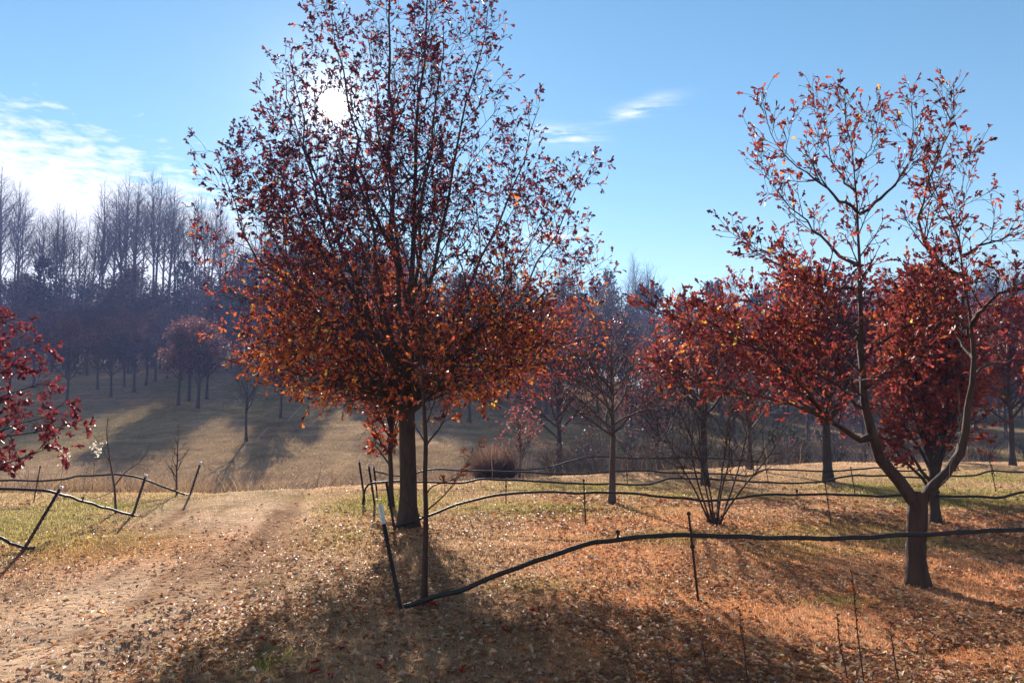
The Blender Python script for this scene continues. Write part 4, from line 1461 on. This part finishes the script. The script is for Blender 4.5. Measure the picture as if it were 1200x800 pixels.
# ------------------------------------------------------------------ the woods behind
def build_woods():
    rng = np.random.default_rng(111)
    M_bark_far2 = M_bark_far
    protos = {}

    def bare(key, seed, H, label, group, r=.17, fork=.42, wide=2.3, n1=30):
        t = thing('woodland_tree', label, 'tree', (0, 0, 0), group)
        zs = [H * .25, H * .4, H * .55, H * .75, H * .9, H * 1.04]
        grow_tree(t, seed, H, r, fork, [.2, wide * .5, wide * .95, wide * 1.1, wide * .85, .3], zs, n1, .72, .16, M_bark_far2, None, 7, 4, 0, twig=.013, wob=.05, sides=6)
        protos[key] = [t, False]
    for i in range(5):
        bare('tall%d' % i, 121 + i, 17.0 + i * .6, 'tall leafless woodland tree with slim straight trunk on the hill crest', 'tall leafless trees of the wood behind', .15 + .02 * i, .46 + .05 * (i % 3), 1.9 + .3 * (i % 3), 26 + 2 * i)
    # twiggy understorey with a few brown leaves
    for i in range(2):
        t = thing('understorey_tree', 'low brushy brown tree at the foot of the wood', 'tree', (0, 0, 0), 'brushy understorey trees of the wood')
        grow_tree(t, 131 + i, 7.5, .09, .12, [.8, 1.7, 2.1, 1.9, 1.2, .3], [.4, 1.5, 3.0, 5.0, 6.8, 8], 36, .6, .2, M_bark_far, M_leaf_far, 9, 5, 4, (.10, .18), [(.07, .042, .042), (.095, .055, .048), (.05, .036, .04)], (3, 2, 2), keep=.85, twig=.012, wob=.08)
        protos['under%d' % i] = [t, False]
    # pines: bare lower trunk, tiered drooping branches with needle tufts
    for i in range(3):
        H = 15.0 + i
        t = thing('pine_tree', 'dark blue green pine rising in the wood', 'tree', (0, 0, 0), 'dark pines in the wood behind')
        r2 = np.random.default_rng(141 + i)
        z = np.linspace(-.2, H, 12)
        P = np.stack([.1 * np.cumsum(r2.normal(0, 1, 12)), .1 * np.cumsum(r2.normal(0, 1, 12)), z], 1)[None]
        P[:, 0, :2] = 0
        Rr = (.18 * (1 - .93 * np.linspace(0, 1, 12)))[None]
        p, d, r, tq, _ = spawn(r2, P, Rr, 70, .30, .995, 1.35, .15, .10)
        prof = np.interp(tq, [.3, .45, .6, .8, .92, 1.0], [1.0, 2.6, 2.5, 1.9, 1.2, .35])
        L = prof * r2.uniform(.55, 1.15, len(p))
        P2, R2 = shoots(r2, p, d, L, np.minimum(r * .5, .04), 6, .25, .10, .06)
        p3, d3, r3, t3, _ = spawn(r2, P2, R2, 8, .2, 1.0, .8, .2, .15)
        P3, R3 = shoots(r2, p3, d3, r2.uniform(.25, .7, len(p3)), np.full(len(p3), .011), 4, .4, .12, .06)
        link('trunk', wood_mesh('trunk', [(P, Rr, 7)]), M_bark_far, t)
        link('branches', wood_mesh('branches', [(P2, R2, 4), (P3, R3, 3)]), M_bark_far, t)
        a, b = on_twigs(r2, P3, 13, .05)
        nn = len(a)
        tv = SIMPLE_V * np.array([.55, 1, 1])
        tag(link('crown', leaf_mesh('crown', a, leaf_frames(r2, b, -.1), r2.uniform(.22, .42, nn), palette(r2, nn, [(.022, .036, .026), (.034, .048, .032), (.016, .026, .022)], (3, 2, 2)), tv, SIMPLE_T), M_needle, t), kind='stuff')
        protos['pine%d' % i] = [t, False]

    LAB = {('tall', 0): ('tall slim leafless tree in the hilltop wood behind the hillside orchard row', 'tall leafless trees of the hilltop wood'),
           ('tall', 1): ('leafless tree of the distant wood behind the red trees', 'leafless trees of the distant wood'),
           ('unde', 0): ('low brushy dark tree at the foot of the hilltop wood', 'brushy understorey trees of the hilltop wood'),
           ('unde', 1): ('low brushy dark tree at the foot of the distant wood behind the red trees', 'brushy understorey trees of the distant wood'),
           ('pine', 0): ('dark pine among the leafless trees of the hilltop wood', 'dark pines of the hilltop wood'),
           ('pine', 1): ('blue green pine in the distant wood behind the red trees', 'pines of the distant wood')}

    def put(key, px, Y, s, sz=1.0):
        t, used = protos[key]
        g = ground(px, Y)
        g[2] -= .15
        lab, grp = LAB[(key[:4], int(px > 475))]
        if not used:
            t.location = g
            t.scale = (s, s, s * sz)
            t['label'], t['group'] = lab, grp
            protos[key][1] = True
            return
        c = copy_thing(t, g, rng.random() * 6.28, (s * rng.uniform(.8, 1.15), s * rng.uniform(.8, 1.15), s * sz), lab, grp)
        if key[:4] != 'unde':
            c.rotation_euler = (rng.normal(0, .035), rng.normal(0, .035), c.rotation_euler[2])
    # left wood, on the hill
    for px in np.arange(-70, 480, 6.5):
        Y = rng.uniform(68, 104)
        px_ = px + rng.uniform(-5, 5)
        top = np.interp(px_, [-70, 20, 45, 70, 100, 150, 230, 300, 470], [200, 205, 235, 250, 222, 212, 222, 255, 300]) + rng.uniform(-4, 24)
        H = (at(px_, top, Y)[2] - hgt((px_ - 600) / F * Y, Y))
        put('tall%d' % rng.integers(5), px_, Y, float(np.clip(H / 18.2, .5, 1.4)))
    for px in np.arange(-60, 490, 8.5):
        Y = rng.uniform(64, 92)
        put('under%d' % rng.integers(2), px + rng.uniform(-8, 8), Y, rng.uniform(.8, 1.4))
    for px, Y, py in ((48, 74, 300), (206, 72, 305), (95, 86, 330), (150, 88, 330), (265, 84, 330), (20, 90, 320), (320, 82, 330), (360, 90, 320), (120, 76, 345), (176, 82, 340), (70, 92, 320), (235, 90, 335), (290, 70, 290), (335, 72, 285), (372, 68, 290), (405, 74, 280), (440, 70, 285), (470, 76, 290), (312, 78, 280), (355, 80, 280), (425, 82, 280), (455, 66, 300)):
        H = at(px, py, Y)[2] - hgt((px - 600) / F * Y, Y)
        put('pine%d' % rng.integers(3), px, Y, float(H / 16.2))
    # centre and right wood, farther off
    for px in np.arange(480, 1290, 10):
        Y = rng.uniform(88, 125)
        px_ = px + rng.uniform(-6, 6)
        top = np.interp(px_, [480, 640, 700, 740, 765, 800, 860, 1000, 1140, 1200, 1290], [300, 315, 318, 300, 300, 330, 325, 330, 300, 290, 285]) + rng.uniform(-2, 22)
        H = (at(px_, top, Y)[2] - hgt((px_ - 600) / F * Y, Y))
        put('tall%d' % rng.integers(5), px_, Y, float(np.clip(H / 18.2, .45, 1.4)))
    for px in np.arange(480, 1280, 10):
        Y = rng.uniform(74, 100)
        px_ = px + rng.uniform(-7, 7)
        top = np.interp(px_, [480, 640, 690, 740, 790, 850, 1000, 1280], [330, 330, 326, 318, 340, 325, 335, 330]) + rng.uniform(-2, 45)
        H = (at(px_, top, Y)[2] - hgt((px_ - 600) / F * Y, Y))
        put('pine%d' % rng.integers(3), px_, Y, float(np.clip(H / 16.2, .4, 1.4)))
    for px in np.arange(470, 1290, 9):
        put('under%d' % rng.integers(2), px + rng.uniform(-8, 8), rng.uniform(50, 76), rng.uniform(.7, 1.15))


build_woods()


# ------------------------------------------------------------------ irrigation hoses, stakes, posts, stalks
def build_hoses():
    rng = np.random.default_rng(151)

    def hose(label, pts, r, ends=True, drops=()):
        W = np.array([at(px, py, Y) for px, py, Y in pts])
        base = W[0].copy()
        o = thing('irrigation_hose', label, 'hose', base, 'black irrigation hoses strung through the orchard')
        del o['group']
        P = poly(W - base, 8)
        P = resample(P, max(30, 6 * len(pts)))
        P[2:-2, 2] += .003 * np.sin(np.arange(len(P) - 4) * .9) + .022 * (vnoise(np.arange(len(P) - 4) * .35 + 50 * abs(base[0]), np.full(len(P) - 4, 3.3)) - .5)
        link('pipe', wood_mesh('pipe', [(P[None], np.full((1, len(P)), r), 10)]), M_hose, o)
        for (px, py, Y, hgt_) in drops:
            c = at(px, py, Y) - base
            s = np.array([[c + [0, 0, -.01], c + [0, 0, hgt_ * .6], c + [0, 0, hgt_]]])
            er = link('emitter_riser', wood_mesh('emitter_riser', [(s, np.array([[.010, .008, .014]]), 7)]), M_hose, o)
            s = np.array([[c + [0, 0, hgt_ - .012], c + [0, 0, hgt_ + .012]]])
            link('emitter_cap', wood_mesh('emitter_cap', [(s, np.array([[.017, .017]]), 8)]), M_hose, er)
        return o
    hose('thick black hose rising from the turf at the white tipped post past the forked oak',
         [(474, 710, 5.85), (500, 703, 5.85), (545, 689, 5.86), (600, 668, 5.9), (650, 650, 5.95), (690, 638, 6.0), (724, 631, 6.02), (765, 628, 6.05), (808, 627, 6.1), (880, 629, 6.12),
          (950, 630, 6.15), (1010, 629, 6.2), (1073, 627, 6.25), (1130, 624, 6.3), (1200, 619, 6.35), (1290, 612, 6.4)], .0185, drops=[(724, 631, 6.02, .055)])
    hose('black hose lifting from the foot of the tall oak and passing the vase shrub',
         [(462, 617, 9.45), (490, 609, 9.5), (507, 602, 9.55), (540, 590, 9.6), (580, 580, 9.65), (620, 577, 9.7), (684, 577, 9.7), (730, 577, 9.75), (765, 580, 9.75), (807, 585, 9.75), (845, 586, 9.8), (880, 581, 9.8),
          (930, 579, 9.8), (968, 579, 9.82), (1050, 581, 9.85), (1140, 581, 9.9), (1170, 583, 9.9), (1200, 577, 9.95), (1280, 570, 10.0)], .016, drops=[(934, 579, 9.8, .05), (1100, 581, 9.86, .05)])
    hose('black hose whose end bends down to the turf beside the three leaning posts',
         [(425, 591, 11.5), (427, 577, 11.5), (433, 567, 11.55), (450, 564, 11.6), (493, 564, 11.65), (540, 565, 11.7), (567, 561, 11.7), (594, 562, 11.72), (620, 563, 11.75), (673, 566, 11.8), (727, 567, 12.0), (760, 567, 12.2), (782, 561, 12.4), (807, 560, 12.5),
          (860, 562, 12.7), (900, 565, 12.8), (960, 565, 12.9), (985, 559, 12.95), (1005, 557, 13), (1045, 558, 13.05), (1090, 560, 13.1)], .016)
    hose('slack black hose in the row between the brick red tree and the wine red tree',
         [(440, 552, 14.2), (470, 557, 14.2), (507, 550, 14.2), (547, 551, 14.3), (620, 553, 14.3), (673, 555, 14.4), (733, 551, 14.45), (780, 553, 14.5), (840, 555, 14.6), (878, 557, 14.6), (900, 550, 14.7), (960, 552, 14.8), (1005, 550, 14.9), (1032, 548, 15.0), (1060, 552, 15), (1085, 550, 15)], .016)
    hose('black hose humped over the weedy hollow behind the small bare tree',
         [(600, 551, 16.4), (639, 548, 16.4), (668, 540, 16.5), (700, 535, 16.5), (755, 537, 16.6), (805, 536, 16.7), (850, 538, 16.8), (890, 541, 16.9)], .016)
    hose('short black hose on the far right lawn beside a thin stake',
         [(1095, 556, 13.4), (1112, 557, 13.4), (1140, 557, 13.5), (1158, 552, 13.6), (1180, 552, 13.6), (1215, 554, 13.7), (1270, 556, 13.8)], .016)
    hose('upper sagging black hose from the crimson oak to the stake on the crest',
         [(-80, 560, 11.6), (0, 562, 11.8), (30, 563, 11.9), (60, 563, 12.0), (95, 558, 12.0), (130, 556, 12.1), (155, 558, 12.2), (180, 566, 12.4), (205, 575, 12.6), (226, 582, 12.7)], .016)
    hose('middle black hose slung over the leaning left post and sinking past the forked sapling',
         [(-80, 570, 8.3), (0, 573, 8.5), (35, 574, 8.6), (60, 576, 8.7), (85, 583, 9.2), (120, 594, 9.9), (150, 602, 10.4), (162, 605, 10.6)], .016, drops=[(97, 587, 9.4, .04)])
    hose('lowest black hose drooping to the foot of the leaning left post',
         [(-60, 604, 8.0), (0, 630, 8.05), (12, 637, 8.1), (28, 641, 8.1), (40, 642, 8.1)], .016)


def t_post(label, foot, top, tip_len, white=True):
    """steel T-post: flange and stem with studs, lower edge in the ground"""
    foot = np.asarray(foot)
    top = np.asarray(top)
    ax = top - foot
    L = float(np.linalg.norm(ax))
    o = thing('steel_post', label, 'post', foot)
    zq = Vector(ax).to_track_quat('Z', 'Y')
    o.rotation_mode = 'QUATERNION'
    o.rotation_quaternion = zq

    def prism(z0, z1, g=0.0):
        prof = [(-.017 - g, -.004 - g), (.017 + g, -.004 - g), (.017 + g, .003 + g), (.004 + g, .003 + g), (.004 + g, .024 + g), (-.004 - g, .024 + g), (-.004 - g, .003 + g), (-.017 - g, .003 + g)]
        V = [(x, y, z0) for x, y in prof] + [(x, y, z1) for x, y in prof]
        n_ = 8
        Q = [(i, (i + 1) % n_, n_ + (i + 1) % n_, n_ + i) for i in range(n_)]
        f = [(0, 1, 2, 7), (3, 4, 5, 6), (2, 3, 6, 7)]
        Q += [tuple(n_ + v for v in q) for q in f]
        return V, Q
    V, Q = prism(-.08, L - (tip_len if white else 0))
    me = mesh_np('shaft', np.array(V), quads=np.array(Q))
    sh = link('shaft', me, M_steel, o)
    # studs
    z = .06
    Vs, Qs = [], []
    while z < L - .03:
        b = len(Vs)
        for zz, g in ((z, 0), (z + .016, 0)):
            Vs += [(-.006, -.004, zz), (.006, -.004, zz), (.006, -.011, zz), (-.006, -.011, zz)]
        Qs += [(b, b + 1, b + 5, b + 4), (b + 1, b + 2, b + 6, b + 5), (b + 2, b + 3, b + 7, b + 6), (b + 3, b, b + 4, b + 7), (b, b + 3, b + 2, b + 1), (b + 4, b + 5, b + 6, b + 7)]
        z += .054
    link('studs', mesh_np('studs', np.array(Vs), quads=np.array(Qs)), M_steel, sh)
    if white:
        V, Q = prism(L - tip_len, L, .0015)
        link('white_tip', mesh_np('white_tip', np.array(V), quads=np.array(Q)), M_white, o)
    return o


def stake(label, foot, top, r=.008, mat=None, cap=True, name='thin_stake', cat='stake', group=None):
    foot = np.asarray(foot)
    L = np.asarray(top) - foot
    o = thing(name, label, cat, foot, group)
    P = np.array([[-.08 * L, .35 * L, .7 * L, L]])
    sh = link('shaft', wood_mesh('shaft', [(P, np.array([[r, r, r, r * .9]]), 7)]), mat or M_rust, o)
    if cap:
        s = L / np.linalg.norm(L)
        P = np.array([[L - s * .008, L + s * .010, L + s * .02]])
        link('cap', wood_mesh('cap', [(P, np.array([[r * 1.7, r * 1.7, r * .5]]), 7)]), mat or M_rust, o)
        c = .62 * L
        P = np.array([[c - s * .012, c, c + s * .012]])
        link('clip', wood_mesh('clip', [(P, np.array([[r * 1.8, r * 2.0, r * 1.8]]), 7)]), M_hose, sh)
    return o


def build_posts():
    rng = np.random.default_rng(161)

    def g(px, Y):
        return ground(px, Y)
    t_post('leaning dark steel post with white tip at the start of the front hose', g(472, 5.8), at(444, 591, 5.8), .15)
    t_post('dark notched steel post leaning over the lowest hose by the crimson oak', g(38, 8.1), at(73, 570, 8.15), .03)
    t_post('leaning steel stake in the grass right of the bare forked sapling', g(163, 10.6), at(172, 556, 10.6), .03)
    t_post('leaning stake on the crest beside the small twiggy sapling', g(228, 12.7), at(236, 541, 12.7), .05)
    # leaning posts left of the tall oak
    t_post('leaning steel post standing against the left foot of the tall oak', g(464, 9.45), at(452, 565, 9.45), .03, False)
    t_post('white tipped leaning post, middle of three left of the tall oak', g(441, 11.6), at(431, 543, 11.6), .05)
    t_post('white tipped leaning post, outermost left of the tall oak', g(429, 12.2), at(420, 538, 12.2), .05)
    t_post('white tipped short leaning post, closest of three to the tall oak', g(443, 13.4), at(437, 543, 13.4), .06)
    # thin hose stakes
    for label, px, Y, top, r in (
            ('thin upright stake holding the front hose at its highest point', 813, 6.12, (807, 602), .010),
            ('thin upright stake holding the second hose left of the small bare tree', 685, 9.7, (684, 563), .009),
            ('thin stake with clip where two hoses pass right of the rusty mound', 593, 11.75, (593, 557), .009),
            ('thin stake on the second hose between the vase shrub and the forked oak', 968, 9.84, (967, 566), .007),
            ('thin stake on the third hose between the wine red tree and the copper columnar tree', 997, 13.0, (997, 548), .008),
            ('thin stake beside the short hose on the far right lawn', 1160, 13.4, (1160, 541), .008),
            ('thin short stake just right of the copper columnar tree', 1069 + 91, 15.8, (1162, 545), .008),
            ('short stake on the slack hose behind the small bare tree', 734, 14.45, (734, 548), .008),
            ('tiny stake in the lawn left of the rusty mound', 564, 14.3, (564, 552), .008),
            ('short stake on the slack hose left of the wine red tree', 897, 15.0, (897, 544), .008),
            ('thin upright stake below the crimson oak branches', 47, 11.9, (47, 547), .009)):
        stake(label, g(px, Y), at(top[0], top[1], Y), r)
    # dead weed stalks in the foreground
    for i, (px, Y, tx, ty, lab) in enumerate(((998, 4.42, 998, 671, 'tallest dead weed stalk in the foreground shade'), (981, 4.36, 980, 720, 'dead weed stalk with a knobbly top left of the tallest stalk'),
                                              (1039, 4.38, 1042, 727, 'dead weed stalk right of the tallest stalk'), (826, 4.3, 822, 744, 'crooked dead weed stalk in the oak shadow'),
                                              (868, 4.3, 866, 712, 'pale dead weed stalk standing apart in the oak shadow'), (784, 4.25, 782, 760, 'short dead weed stalk at the foreground shadow edge'))):
        f = g(px, Y)
        tp = at(tx, ty, Y)
        o = thing('weed_stalk', lab, 'weed', f)
        L = tp - f
        pts = np.array([-.03 * L, .25 * L, .5 * L, .75 * L, L]) + rng.normal(0, .004, (5, 3))
        stm = link('stem', wood_mesh('stem', [(pts[None], np.array([[.0045, .004, .0036, .003, .0024]]), 6)]), M_stalk, o)
        for k in range(9):
            u = .3 + .7 * k / 8
            c = L * u + rng.normal(0, .005, 3)
            d = norm(np.array([[rng.normal(), rng.normal(), .9]]))[0] * .022
            link('seed_pod', wood_mesh('seed_pod', [(np.array([[c, c + d * .5, c + d]]), np.array([[.0025, .0055, .001]]), 5)]), M_stalk, stm)


build_hoses()
build_posts()


# ------------------------------------------------------------------ hazy backlit air
def build_haze():
    x0, x1, y0, y1, z0, z1 = -425, 425, -45, 625, -3.2, 42
    V = np.array([(x0, y0, z0), (x1, y0, z0), (x1, y1, z0), (x0, y1, z0), (x0, y0, z1), (x1, y0, z1), (x1, y1, z1), (x0, y1, z1)])
    Q = [(0, 3, 2, 1), (4, 5, 6, 7), (0, 1, 5, 4), (1, 2, 6, 5), (2, 3, 7, 6), (3, 0, 4, 7)]
    m, n_, l = new_mat('hazy_air')
    v = nd(n_, 'ShaderNodeVolumePrincipled')
    v.inputs['Color'].default_value = (0.36, 0.48, 1.0, 1)
    v.inputs['Density'].default_value = HAZE_DENSITY
    v.inputs['Anisotropy'].default_value = 0.25
    o = nd(n_, 'ShaderNodeOutputMaterial')
    l.new(v.outputs[0], o.inputs['Volume'])
    tag(link('haze', mesh_np('haze', V, quads=np.array(Q)), m), 'thin bluish haze in the air over the valley', 'haze', kind='stuff')


build_haze()
